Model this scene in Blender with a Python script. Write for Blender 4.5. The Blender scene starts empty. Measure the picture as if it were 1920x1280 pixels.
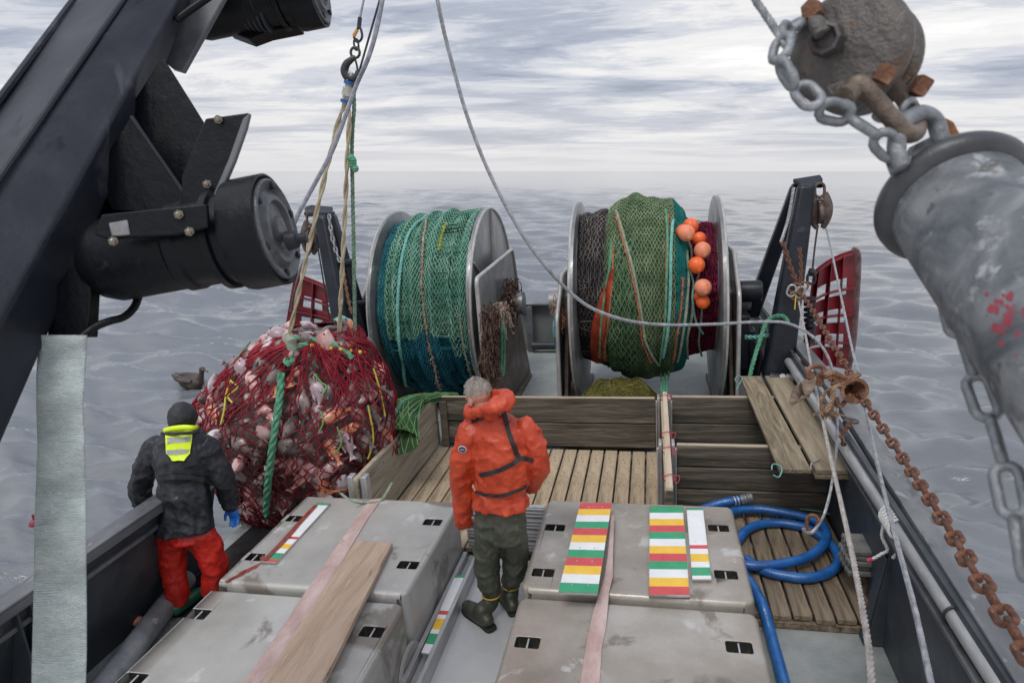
import bpy, bmesh, math, random
import numpy as np
from mathutils import Vector, Matrix, noise
random.seed(7); rng = np.random.default_rng(7)
S = bpy.context.scene
COL = S.collection
# ------------------------------------------------------------------ camera
# the boat's own axes: X to starboard side of the picture, Y towards the stern, Z up from the deck. The hull heels 3.4 degrees.
FPX, H = 1265.0, 3.05
_x1, _y1, _s = 258.0, 322.0, 0.060
_L = (_x1*_x1+_y1*_y1+FPX*FPX)/(_x1+_s*_y1)
Yc = Vector((_x1, _y1, -FPX)).normalized()
Xc = -Vector((_x1-_L, _y1-_s*_L, -FPX)); Xc = (Xc-Yc*Xc.dot(Yc)).normalized()
Zc = Xc.cross(Yc)
M3 = Matrix((Xc, Yc, Zc))                      # camera axes -> boat axes (rows are boat axes seen from the camera)
CAM = Vector((0, 0, H))
_p = math.atan(320/FPX)
UP = (M3 @ Vector((0, math.cos(_p), math.sin(_p)))).normalized()
_yw = (Vector((0,1,0))-UP*UP.y).normalized(); _xw = _yw.cross(UP)
HEEL = Matrix((_xw, _yw, UP))                  # boat -> world (level sea)
def ray(u, v): return M3 @ Vector((u-960, 640-v, -FPX))
def at(u, v, x=None, y=None, z=None, d=None):
    r = ray(u, v)
    if x is not None: t = x/r.x
    elif y is not None: t = y/r.y
    elif z is not None: t = (z-H)/r.z
    else: t = d/FPX
    return CAM + r*t
cd = bpy.data.cameras.new('camera'); cam = bpy.data.objects.new('camera', cd); COL.objects.link(cam); S.camera = cam
cd.sensor_width = 36; cd.lens = FPX/1920*36; cd.clip_start = .02; cd.clip_end = 20000
cam.matrix_world = HEEL.to_4x4() @ Matrix.Translation(CAM) @ M3.to_4x4()
cd.dof.use_dof = True; cd.dof.focus_distance = 6.5; cd.dof.aperture_fstop = 5.0
S.view_settings.view_transform = 'Standard'; S.view_settings.look = 'None'
S.view_settings.exposure = 0.0; S.view_settings.gamma = 1
S.render.engine = 'CYCLES'
S.cycles.use_denoising = True
S.cycles.max_bounces = 6; S.cycles.diffuse_bounces = 3; S.cycles.glossy_bounces = 3; S.cycles.transparent_max_bounces = 6
# ------------------------------------------------------------------ sky: overcast, clouds in streaks
W = bpy.data.worlds.new('World'); S.world = W; W.use_nodes = True
nt = W.node_tree; N = nt.nodes; LK = nt.links; N.clear()
out = N.new('ShaderNodeOutputWorld'); bg = N.new('ShaderNodeBackground'); LK.new(bg.outputs[0], out.inputs[0])
SUN_EL, SUN_AZ = 60.0, -160.0
sky = N.new('ShaderNodeTexSky'); sky.sky_type = 'NISHITA'; sky.sun_disc = False
sky.sun_elevation = math.radians(SUN_EL); sky.sun_rotation = math.radians(SUN_AZ)
tc = N.new('ShaderNodeTexCoord'); sep = N.new('ShaderNodeSeparateXYZ'); LK.new(tc.outputs['Generated'], sep.inputs[0])
def mth(op, a, b=None, c=None, cl=False):
    n = N.new('ShaderNodeMath'); n.operation = op; n.use_clamp = cl
    for i, q in enumerate((a, b, c)):
        if q is None: continue
        if isinstance(q, (int, float)): n.inputs[i].default_value = q
        else: LK.new(q, n.inputs[i])
    return n.outputs[0]
zz = mth('MAXIMUM', sep.outputs[2], 0.0)
den = mth('ADD', zz, 0.05)
cx = mth('DIVIDE', sep.outputs[0], den); cy = mth('DIVIDE', sep.outputs[1], den)
comb = N.new('ShaderNodeCombineXYZ'); LK.new(cx, comb.inputs[0]); LK.new(cy, comb.inputs[1])
def cloud(scale, det, off, sx=1.0, sy=1.0, dist=0.0, rough=.55):
    mp = N.new('ShaderNodeMapping'); LK.new(comb.outputs[0], mp.inputs[0]); mp.inputs['Scale'].default_value = (sx, sy, 1); mp.inputs['Location'].default_value = off
    mp.inputs['Rotation'].default_value = (0, 0, math.radians(8))
    n = N.new('ShaderNodeTexNoise'); n.inputs['Scale'].default_value = scale; n.inputs['Detail'].default_value = det; n.inputs['Roughness'].default_value = rough
    n.inputs['Distortion'].default_value = dist; LK.new(mp.outputs[0], n.inputs['Vector']); return n.outputs['Fac']
def ramp(fac, stops):
    r = N.new('ShaderNodeValToRGB'); LK.new(fac, r.inputs[0]); e = r.color_ramp.elements
    while len(e) > 1: e.remove(e[-1])
    e[0].position = stops[0][0]; e[0].color = (*stops[0][1], 1)
    for p_, c_ in stops[1:]:
        q = e.new(p_); q.color = (*c_, 1)
    r.color_ramp.interpolation = 'EASE'
    return r.outputs[0]
big = cloud(.46, 8, (3.1, 1.7, 0), .75, 1.05, .45, .6)
fine = cloud(1.9, 7, (0.3, 5.1, 0), .7, 1.2, .9, .7)
mixf = mth('ADD', mth('MULTIPLY', big, .78), mth('MULTIPLY', fine, .22))
ccol = ramp(mixf, [(.37, (.32, .365, .47)), (.44, (.47, .51, .61)), (.50, (.70, .72, .78)), (.56, (.93, .92, .92)), (.66, (1.12, 1.10, 1.08))])
# towards the horizon the cloud deck runs together
hz = ramp(zz, [(0.0, (.95, .95, .95)), (.05, (.45, .45, .45)), (.14, (0, 0, 0))])
mx = N.new('ShaderNodeMix'); mx.data_type = 'RGBA'; LK.new(hz, mx.inputs[0]); LK.new(ccol, mx.inputs[6]); mx.inputs[7].default_value = (.80, .79, .81, 1)
# zenith brighter than the band in view
zr = ramp(zz, [(0.25, (1, 1, 1)), (.8, (1.5, 1.5, 1.5))])
mu = N.new('ShaderNodeMix'); mu.data_type = 'RGBA'; mu.blend_type = 'MULTIPLY'; mu.inputs[0].default_value = 1; LK.new(mx.outputs[2], mu.inputs[6]); LK.new(zr, mu.inputs[7])
skm = N.new('ShaderNodeMix'); skm.data_type = 'RGBA'; skm.blend_type = 'MULTIPLY'; skm.inputs[0].default_value = 1; LK.new(sky.outputs[0], skm.inputs[6]); skm.inputs[7].default_value = (.07, .07, .07, 1)
fm = N.new('ShaderNodeMix'); fm.data_type = 'RGBA'; fm.inputs[0].default_value = .94; LK.new(skm.outputs[2], fm.inputs[6]); LK.new(mu.outputs[2], fm.inputs[7])
LK.new(fm.outputs[2], bg.inputs[0]); bg.inputs[1].default_value = 1.0
sl = bpy.data.lights.new('sun', 'SUN'); sl.energy = 1.5; sl.angle = math.radians(22); sl.color = (1, .97, .92)
so = bpy.data.objects.new('sun', sl); COL.objects.link(so)
_el, _az = math.radians(SUN_EL), math.radians(SUN_AZ)
_sd = Vector((math.sin(_az)*math.cos(_el), math.cos(_az)*math.cos(_el), math.sin(_el)))
so.rotation_euler = _sd.to_track_quat('Z', 'Y').to_euler()
# ------------------------------------------------------------------ materials
def mat(name, cols, scale=6, rough=.6, metal=0, detail=6, bump=0, bscale=None, stretch=(1,1,1), blot=None, blotscale=2, spec=.5, rvar=.12, dist=0, stops=None, sss=0, coat=0, ridge=None, speck=None, alpha=None):
    """cols: 1-3 colours mixed by noise; blot=(colour, threshold) adds stains with an outline of their own; speck = small pale/dark dots"""
    m = bpy.data.materials.new(name); m.use_nodes = True
    n = m.node_tree.nodes; l = m.node_tree.links; b = n['Principled BSDF']
    t = n.new('ShaderNodeTexCoord'); mp = n.new('ShaderNodeMapping'); l.new(t.outputs['Object'], mp.inputs[0]); mp.inputs['Scale'].default_value = stretch
    def nz(sc, de, w=(0,0,0), d=0):
        q = n.new('ShaderNodeTexNoise'); q.inputs['Scale'].default_value = sc; q.inputs['Detail'].default_value = de; q.inputs['Distortion'].default_value = d; q.inputs['Roughness'].default_value = .62
        if w != (0,0,0):
            m2 = n.new('ShaderNodeMapping'); l.new(mp.outputs[0], m2.inputs[0]); m2.inputs['Location'].default_value = w; l.new(m2.outputs[0], q.inputs['Vector'])
        else: l.new(mp.outputs[0], q.inputs['Vector'])
        return q.outputs['Fac']
    def rmp(fac, st):
        r = n.new('ShaderNodeValToRGB'); l.new(fac, r.inputs[0]); e = r.color_ramp.elements
        while len(e) > 1: e.remove(e[-1])
        e[0].position = st[0][0]; e[0].color = (*st[0][1], 1)
        for p_, c_ in st[1:]:
            z_ = e.new(p_); z_.color = (*c_, 1)
        return r.outputs[0]
    f = nz(scale, detail, d=dist)
    if len(cols) == 1: cols = [tuple(c*.82 for c in cols[0]), cols[0]]
    if stops is None: stops = [.33, .66] if len(cols) == 2 else [.3, .5, .68]
    c = rmp(f, list(zip(stops, cols)))
    def mixc(fac, a, colr):
        q = n.new('ShaderNodeMix'); q.data_type = 'RGBA'; l.new(fac, q.inputs[0]); l.new(a, q.inputs[6]); q.inputs[7].default_value = (*colr, 1); return q.outputs[2]
    if blot:
        for k, (bc, th) in enumerate(blot if isinstance(blot, list) else [blot]):
            g = rmp(nz(blotscale*(1+.7*k), 8, (3.3+k*5, 7.1, 1.2), .4), [(th, (0,0,0)), (th+.06, (.85,.85,.85))]); c = mixc(g, c, bc)
    if speck:
        sc, th, col_ = speck
        sq = n.new('ShaderNodeTexNoise'); sq.inputs['Scale'].default_value = sc; sq.inputs['Detail'].default_value = 3; l.new(t.outputs['Object'], sq.inputs['Vector'])
        g = rmp(sq.outputs['Fac'], [(th, (0,0,0)), (th+.04, (.85,.85,.85))]); c = mixc(g, c, col_)
    l.new(c, b.inputs['Base Color'])
    rr = n.new('ShaderNodeMapRange'); l.new(nz(scale*.7, 4, (5, 5, 5)), rr.inputs[0]); rr.inputs[1].default_value = .3; rr.inputs[2].default_value = .7
    rr.inputs[3].default_value = max(.02, rough-rvar); rr.inputs[4].default_value = min(1, rough+rvar); l.new(rr.outputs[0], b.inputs['Roughness'])
    b.inputs['Metallic'].default_value = metal; b.inputs['Specular IOR Level'].default_value = spec
    if coat: b.inputs['Coat Weight'].default_value = coat; b.inputs['Coat Roughness'].default_value = .15
    if sss: b.inputs['Subsurface Weight'].default_value = sss; b.inputs['Subsurface Radius'].default_value = (.02, .01, .006)
    if alpha is not None: b.inputs['Alpha'].default_value = alpha
    if bump:
        bp = n.new('ShaderNodeBump'); bp.inputs['Strength'].default_value = min(1, bump); bp.inputs['Distance'].default_value = .01*max(1, bump)
        h = nz(bscale or scale*4, 5, (1, 2, 3)); l.new(h, bp.inputs['Height'])
        if ridge:
            w = n.new('ShaderNodeTexWave'); w.inputs['Scale'].default_value = ridge[0]; w.bands_direction = ridge[1]; w.inputs['Distortion'].default_value = ridge[2] if len(ridge) > 2 else 0
            l.new(t.outputs['Object'], w.inputs['Vector'])
            b2 = n.new('ShaderNodeBump'); b2.inputs['Strength'].default_value = .8; b2.inputs['Distance'].default_value = .006; l.new(w.outputs['Fac'], b2.inputs['Height']); l.new(bp.outputs[0], b2.inputs['Normal']); l.new(b2.outputs[0], b.inputs['Normal'])
        else: l.new(bp.outputs[0], b.inputs['Normal'])
    return m
# ------------------------------------------------------------------ mesh building
LOC = {}; LEVEL = set()
class MB:
    def __init__(s): s.v = []; s.f = []; s.mi = []; s.m = 0
    def add(s, vs, fs, m=None):
        b = len(s.v); s.v.extend([Vector(p) for p in vs]); s.f.extend([tuple(b+i for i in f) for f in fs]); s.mi.extend([s.m if m is None else m]*len(fs)); return s
    def box(s, c, sz, rot=None, m=None):
        c = Vector(c); hx, hy, hz = (q/2 for q in sz); R = rot or Matrix.Identity(3)
        vs = [c+R@Vector((x, y, z)) for x in (-hx, hx) for y in (-hy, hy) for z in (-hz, hz)]
        return s.add(vs, [(0,1,3,2),(4,6,7,5),(0,4,5,1),(2,3,7,6),(0,2,6,4),(1,5,7,3)], m)
    def bb(s, x0, x1, y0, y1, z0, z1, m=None): return s.box(((x0+x1)/2,(y0+y1)/2,(z0+z1)/2), (abs(x1-x0),abs(y1-y0),abs(z1-z0)), None, m)
    def hexa(s, a, b, m=None):       # two quads a, b (lists of four points)
        return s.add(list(a)+list(b), [(3,2,1,0),(4,5,6,7),(0,1,5,4),(1,2,6,5),(2,3,7,6),(3,0,4,7)], m)
    def prism(s, poly, vec, m=None):
        n = len(poly); vec = Vector(vec); poly = [Vector(p) for p in poly]
        nrm = sum(((poly[i]-poly[0]).cross(poly[(i+1)%n]-poly[0]) for i in range(1, n-1)), Vector())
        if nrm.dot(vec) > 0: poly = poly[::-1]
        return s.add(poly+[p+vec for p in poly], [tuple(range(n)), tuple(range(2*n-1, n-1, -1))]+[((i+1)%n, i, n+i, n+(i+1)%n) for i in range(n)], m)
    def tube(s, path, r, n=8, cap=True, closed=False, m=None, flat=None, roll=0):
        P = [Vector(p) for p in path]; k = len(P)
        rs = r if isinstance(r, (list, tuple)) else [r]*k
        vs = []; up = None
        for i in range(k):
            if closed: t = P[(i+1) % k]-P[i-1]
            else: t = P[min(i+1, k-1)]-P[max(i-1, 0)]
            if t.length < 1e-9: t = Vector((0,0,1))
            t.normalize()
            if up is None: up = Vector((0,0,1)) if abs(t.z) < .9 else Vector((1,0,0))
            a = up-t*up.dot(t)
            if a.length < 1e-6: a = t.orthogonal()
            a.normalize(); b = t.cross(a); up = a
            if i == 0 and roll: a, b = a*math.cos(roll)+b*math.sin(roll), b*math.cos(roll)-a*math.sin(roll); up = a
            fl = flat or 1
            for j in range(n):
                q = 2*math.pi*j/n; vs.append(P[i]+(a*math.cos(q)*fl+b*math.sin(q))*rs[i])
        fs = []
        for i in range(k if closed else k-1):
            for j in range(n):
                i2 = (i+1) % k; fs.append((i*n+j, i*n+(j+1) % n, i2*n+(j+1) % n, i2*n+j))
        if cap and not closed: fs += [tuple(range(n-1, -1, -1)), tuple((k-1)*n+j for j in range(n))]
        return s.add(vs, fs, m)
    def cyl(s, a, b, r0, r1=None, n=24, m=None, cap=True): return s.tube([a, b], [r0, r0 if r1 is None else r1], n, cap, m=m)
    def lathe(s, o, ax, prof, n=32, m=None, ref=None, a0=0, a1=2*math.pi, close=True):
        """prof: list of (distance along axis, radius)"""
        o = Vector(o); ax = Vector(ax).normalized(); u = Vector(ref) if ref else ax.orthogonal(); u = (u-ax*u.dot(ax)).normalized(); w = ax.cross(u)
        full = abs(a1-a0-2*math.pi) < 1e-6; nn = n if full else n+1
        vs = [o+ax*h+(u*math.cos(a0+(a1-a0)*j/n)+w*math.sin(a0+(a1-a0)*j/n))*r for h, r in prof for j in range(nn)]
        fs = []
        for i in range(len(prof)-1):
            for j in range(n): j2 = (j+1) % nn; fs.append((i*nn+j, i*nn+j2, (i+1)*nn+j2, (i+1)*nn+j))
        if full and close:
            if prof[0][1] > 1e-4: fs.append(tuple(range(nn-1, -1, -1)))
            if prof[-1][1] > 1e-4: fs.append(tuple((len(prof)-1)*nn+j for j in range(nn)))
        return s.add(vs, fs, m)
    def ball(s, c, r, n=16, sc=(1,1,1), rot=None, m=None):
        R = rot or Matrix.Identity(3); c = Vector(c); vs = []; k = n//2
        for i in range(k+1):
            a = math.pi*i/k
            for j in range(n): q = 2*math.pi*j/n; vs.append(c+R@Vector((math.sin(a)*math.cos(q)*r*sc[0], math.sin(a)*math.sin(q)*r*sc[1], math.cos(a)*r*sc[2])))
        return s.add(vs, [(i*n+j, (i+1)*n+j, (i+1)*n+(j+1) % n, i*n+(j+1) % n) for i in range(k) for j in range(n)], m)
    def grid(s, fn, nu, nv, cu=False, cv=False, m=None, flip=False):
        vs = [Vector(fn(i/(nu if cu else nu-1), j/(nv if cv else nv-1))) for i in range(nu) for j in range(nv)]
        fs = []
        for i in range(nu if cu else nu-1):
            for j in range(nv if cv else nv-1):
                a, b, c, d = i*nv+j, ((i+1) % nu)*nv+j, ((i+1) % nu)*nv+(j+1) % nv, i*nv+(j+1) % nv
                fs.append((a, d, c, b) if flip else (a, b, c, d))
        return s.add(vs, fs, m)
    def loft(s, rings, cap=True, m=None):
        n = len(rings[0]); vs = [p for r in rings for p in r]
        fs = [(i*n+j, i*n+(j+1) % n, (i+1)*n+(j+1) % n, (i+1)*n+j) for i in range(len(rings)-1) for j in range(n)]
        if cap: fs += [tuple(range(n-1, -1, -1)), tuple((len(rings)-1)*n+j for j in range(n))]
        return s.add(vs, fs, m)
    def build(s, name, material, parent=None, smooth=True, bevel=0, seg=2, origin=None, angle=40, fix=True):
        if origin is None:
            xs = [p.x for p in s.v]; ys = [p.y for p in s.v]; zs = [p.z for p in s.v]
            origin = Vector(((min(xs)+max(xs))/2, (min(ys)+max(ys))/2, min(zs)))
        origin = Vector(origin)
        me = bpy.data.meshes.new(name); me.from_pydata([p-origin for p in s.v], [], s.f)
        for mm in (material if isinstance(material, (list, tuple)) else [material]): me.materials.append(mm)
        if any(s.mi): me.polygons.foreach_set('material_index', s.mi)
        if fix and len(s.f) < 60000:
            bm = bmesh.new(); bm.from_mesh(me); bmesh.ops.recalc_face_normals(bm, faces=bm.faces); bm.to_mesh(me); bm.free()
        if smooth:
            me.polygons.foreach_set('use_smooth', [True]*len(me.polygons))
            if angle < 180: me.set_sharp_from_angle(angle=math.radians(angle))
        me.update()
        o = bpy.data.objects.new(name, me); COL.objects.link(o)
        LOC[o.name] = origin
        if parent is not None: o.parent = parent; o.location = origin-LOC[parent.name]
        else: o.location = origin
        if bevel:
            b = o.modifiers.new('bevel', 'BEVEL'); b.width = bevel; b.segments = seg; b.limit_method = 'ANGLE'; b.angle_limit = math.radians(35)
        return o
def tag(o, label, cat, group=None, kind=None):
    if label: o['label'] = label
    if cat: o['category'] = cat
    if group: o['group'] = group
    if kind: o['kind'] = kind
    return o
def thing(name, label, cat, loc, group=None):
    o = bpy.data.objects.new(name, None); COL.objects.link(o); o.empty_display_size = .1
    o.location = Vector(loc); LOC[o.name] = Vector(loc); return tag(o, label, cat, group)
def bez(p0, p1, p2, p3, n=16):
    p0, p1, p2, p3 = (Vector(p) for p in (p0, p1, p2, p3))
    return [p0*(1-t)**3+p1*3*t*(1-t)**2+p2*3*t*t*(1-t)+p3*t**3 for t in (i/n for i in range(n+1))]
def spline(pts, k=8, closed=False):
    P = [Vector(p) for p in pts]; n = len(P); o = []
    for i in range(n if closed else n-1):
        if closed: a, b, c, d = P[i-1], P[i], P[(i+1) % n], P[(i+2) % n]
        else: a, b, c, d = P[max(i-1, 0)], P[i], P[i+1], P[min(i+2, n-1)]
        for j in range(k):
            t = j/k; o.append(.5*((2*b)+(c-a)*t+(2*a-5*b+4*c-d)*t*t+(3*b-a-3*c+d)*t**3))
    if not closed: o.append(P[-1])
    return o
def rope(mb, path, r, strands=3, pitch=None, n=5, m=None):
    """laid rope: strands twisted round the path"""
    P = [Vector(p) for p in path]; pitch = pitch or r*7
    L = [0]
    for i in range(1, len(P)): L.append(L[-1]+(P[i]-P[i-1]).length)
    step = pitch/6; k = max(2, int(L[-1]/step)); Q = []; i = 0
    for j in range(k+1):
        s_ = L[-1]*j/k
        while i < len(P)-2 and L[i+1] < s_: i += 1
        t = (s_-L[i])/max(1e-9, L[i+1]-L[i]); Q.append((P[i].lerp(P[i+1], t), s_))
    up = None; fr = []
    for j in range(k+1):
        t = (Q[min(j+1, k)][0]-Q[max(j-1, 0)][0]).normalized()
        if up is None: up = Vector((0,0,1)) if abs(t.z) < .9 else Vector((1,0,0))
        a = (up-t*up.dot(t)).normalized(); up = a; fr.append((a, t.cross(a)))
    for q in range(strands):
        ph = 2*math.pi*q/strands; pts = []
        for j in range(k+1):
            g = ph+2*math.pi*Q[j][1]/pitch; pts.append(Q[j][0]+(fr[j][0]*math.cos(g)+fr[j][1]*math.sin(g))*r*.5)
        mb.tube(pts, r*.56, n, True, m=m)
    return mb
def link_pts(c, ax, nrm, L, Wd):
    """centre line of one oval chain link"""
    ax = Vector(ax).normalized(); nrm = Vector(nrm); sd = ax.cross(nrm).normalized(); h = (L-Wd)/2; r = Wd/2; o = []
    for k in range(7): a = -math.pi/2+math.pi*k/6; o.append(c+ax*(h+r*math.cos(a))+sd*(r*math.sin(a)))
    for k in range(7): a = math.pi/2+math.pi*k/6; o.append(c+ax*(-h+r*math.cos(a))+sd*(r*math.sin(a)))
    return o
def chain(path, wire, L, Wd, mb=None, n=7, sep=None, jit=.12):
    """links along a path; returns list of MB (one each) or fills mb"""
    P = [Vector(p) for p in path]; D = [0]
    for i in range(1, len(P)): D.append(D[-1]+(P[i]-P[i-1]).length)
    pitch = L-2*wire*.8; k = int(D[-1]/pitch); i = 0; res = []; 
    for j in range(k):
        s_ = (j+.5)*pitch
        while i < len(P)-2 and D[i+1] < s_: i += 1
        t = (P[i+1]-P[i]).normalized(); c = P[i]+t*(s_-D[i])
        a = (Vector((0,0,1))-t*t.z); a = a.normalized() if a.length > .05 else t.orthogonal().normalized(); b = t.cross(a)
        ang = .45+(math.pi/2)*(j % 2)+random.uniform(-jit, jit); nn = a*math.cos(ang)+b*math.sin(ang)
        mm = mb or MB(); mm.tube(link_pts(c, t, nn, L-wire*2, Wd-wire*2), wire, n, closed=True); res.append(mm)
    return res
def diamonds(fn, nu, nv, r, cu=False, n=3, mb=None, jit=0.0, m=None, keep=None):
    """knotted twine: zig-zag lines in u crossing at nv rows. fn(u,v)->point"""
    mb = mb or MB(); stepu = 1/nu; stepv = 1/nv
    for i in range(nu):
        for sgn in (0, 1):
            pts = []; run = []
            for j in range(nv+1):
                off = ((j % 2)*.5 if sgn == 0 else 1-(j % 2)*.5)*stepu
                u = i*stepu+off
                if jit: u += random.uniform(-jit, jit)*stepu
                p = Vector(fn(u % 1 if cu else min(1, u), j*stepv)); pts.append(p)
            mb.tube(pts, r, n, False, m=m)
    return mb
def remesh(o, vox, smooth=2, disp=0, dscale=.25, seed=0, crease=0):
    md = o.modifiers.new('remesh', 'REMESH'); md.mode = 'VOXEL'; md.voxel_size = vox; md.use_smooth_shade = True
    if smooth:
        s2 = o.modifiers.new('smooth', 'SMOOTH'); s2.factor = .5; s2.iterations = smooth
    for k, (d_, sc_) in enumerate([(disp, dscale)] if not isinstance(disp, list) else disp):
        if d_:
            if sc_ < 0:
                tx = bpy.data.textures.new('creases', 'MUSGRAVE'); tx.musgrave_type = 'RIDGED_MULTIFRACTAL'; tx.noise_scale = -sc_; tx.octaves = 2; tx.noise_intensity = .8
            else:
                tx = bpy.data.textures.new('folds', 'CLOUDS'); tx.noise_scale = sc_; tx.noise_depth = 2
            dm = o.modifiers.new('folds', 'DISPLACE'); dm.texture = tx; dm.strength = d_; dm.mid_level = .5; dm.texture_coords = 'LOCAL'
    return o
# ------------------------------------------------------------------ materials in use
Msea = bpy.data.materials.new('sea'); Msea.use_nodes = True
_b = Msea.node_tree.nodes['Principled BSDF']; _b.inputs['Base Color'].default_value = (.140, .152, .168, 1); _b.inputs['Roughness'].default_value = .06; _b.inputs['IOR'].default_value = 1.62
_n = Msea.node_tree.nodes; _l = Msea.node_tree.links
_t = _n.new('ShaderNodeTexCoord'); _mp = _n.new('ShaderNodeMapping'); _mp.inputs['Scale'].default_value = (.5, 1.7, 1); _l.new(_t.outputs['Object'], _mp.inputs[0])
_q = _n.new('ShaderNodeTexNoise'); _q.inputs['Scale'].default_value = 4.5; _q.inputs['Detail'].default_value = 6; _q.inputs['Roughness'].default_value = .6; _l.new(_mp.outputs[0], _q.inputs[0])
_bp = _n.new('ShaderNodeBump'); _bp.inputs['Strength'].default_value = .45; _bp.inputs['Distance'].default_value = .045; _l.new(_q.outputs['Fac'], _bp.inputs['Height'])
_q2 = _n.new('ShaderNodeTexNoise'); _q2.inputs['Scale'].default_value = .35; _q2.inputs['Detail'].default_value = 8; _l.new(_mp.outputs[0], _q2.inputs[0])
_b2 = _n.new('ShaderNodeBump'); _b2.inputs['Strength'].default_value = .3; _b2.inputs['Distance'].default_value = .12; _l.new(_q2.outputs['Fac'], _b2.inputs['Height']); _l.new(_bp.outputs[0], _b2.inputs['Normal']); _l.new(_b2.outputs[0], _b.inputs['Normal'])
deckm = mat('deck paint', [(.13,.15,.15), (.22,.24,.24), (.31,.325,.32)], 1.6, .22, bump=.4, bscale=60, blot=[((.12,.11,.10), .62), ((.40,.42,.41), .64)], blotscale=1.4, rvar=.2)
walkm = mat('walkway aluminium', [(.36,.375,.38), (.45,.46,.465), (.50,.51,.51)], 1.8, .36, bump=.25, bscale=90, blot=((.30,.30,.30), .6), speck=(46, .74, (.16,.15,.14)))
hullm = mat('hull grey paint', [(.026,.032,.040), (.042,.050,.058), (.065,.073,.082)], 2.5, .42, bump=.3, bscale=40, blot=((.10,.085,.07), .66), blotscale=4, spec=.3)
capm = mat('rail cap paint', [(.065,.07,.078), (.11,.115,.125), (.17,.175,.18)], 4, .36, bump=.3, bscale=50, blot=[((.05,.05,.055), .6), ((.24,.245,.25), .62)], blotscale=6, stretch=(1,.4,1), rvar=.2, spec=.25)
tubm = mat('cover metal', [(.22,.195,.165), (.31,.28,.245), (.40,.375,.345)], 1.7, .36, metal=.15, bump=.15, bscale=70, blot=[((.17,.145,.12), .57), ((.47,.46,.445), .62)], blotscale=2.2, rvar=.16, speck=(48, .74, (.58,.56,.52)))
tubl = mat('cover metal bright', [(.30,.29,.272), (.40,.388,.365), (.47,.458,.435)], 1.3, .31, metal=.2, bump=.15, bscale=70, blot=[((.18,.155,.13), .57), ((.54,.54,.54), .61)], blotscale=2.1, rvar=.16)
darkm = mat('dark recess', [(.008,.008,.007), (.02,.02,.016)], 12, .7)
alum = mat('aluminium', [(.38,.38,.39), (.5,.5,.51), (.6,.6,.6)], 5, .38, metal=.55, bump=.2, bscale=40)
galv = mat('galvanised pipe', [(.30,.305,.31), (.42,.425,.43), (.55,.555,.56)], 7, .42, metal=.45, bump=.3, bscale=50, blot=((.13,.12,.12), .63), blotscale=5, stretch=(1,.3,1))
def wood(name, cols, ax=1, **k):
    st = [10, 10, 10]; st[ax] = .9
    a = dict(scale=1.6, rough=.75, detail=9, bump=1.0, bscale=5, stretch=tuple(st), dist=.6, spec=.25); a.update(k); return mat(name, cols, **a)
floorw = wood('pen floor wood', [(.26,.195,.13), (.385,.30,.205), (.48,.385,.27)], blot=[((.16,.12,.075), .60), ((.26,.20,.12), .62)], blotscale=.5, speck=(42, .64, (.06,.045,.03)))
floord = wood('wet floor wood', [(.075,.055,.04), (.17,.13,.09), (.29,.235,.17)], blot=[((.15,.075,.035), .63), ((.04,.035,.03), .57)], blotscale=.5, rough=.5)
wallw = wood('old board', [(.045,.038,.030), (.10,.085,.068), (.19,.165,.13)], 0, blot=[((.04,.038,.032), .56), ((.17,.11,.06), .68)], blotscale=.6)
wallp = wood('tan board', [(.17,.14,.105), (.30,.26,.20), (.40,.35,.27)], 1, blot=[((.11,.12,.09), .6)], blotscale=.5)
topw = wood('pale sawn edge', [(.33,.27,.20), (.46,.385,.29)], 0, blot=((.15,.13,.11), .6))
batw = wood('pale batten', [(.42,.33,.24), (.56,.46,.36)], 1)
plankw = wood('weathered plank', [(.10,.08,.05), (.205,.165,.11), (.33,.275,.19)], 1, scale=1.3, dist=1.6, blot=((.13,.11,.08), .64), blotscale=.4)
plankb = wood('brown plank', [(.31,.22,.16), (.41,.30,.225), (.47,.36,.275)], 1, blot=[((.10,.075,.06), .60), ((.50,.42,.34), .62)], blotscale=1.1, spec=.3)
navy = mat('navy paint', [(.005,.007,.012), (.011,.014,.022), (.022,.026,.036)], 3, .38, bump=.3, bscale=30, blot=((.045,.05,.06), .64), blotscale=3, spec=.3)
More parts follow.
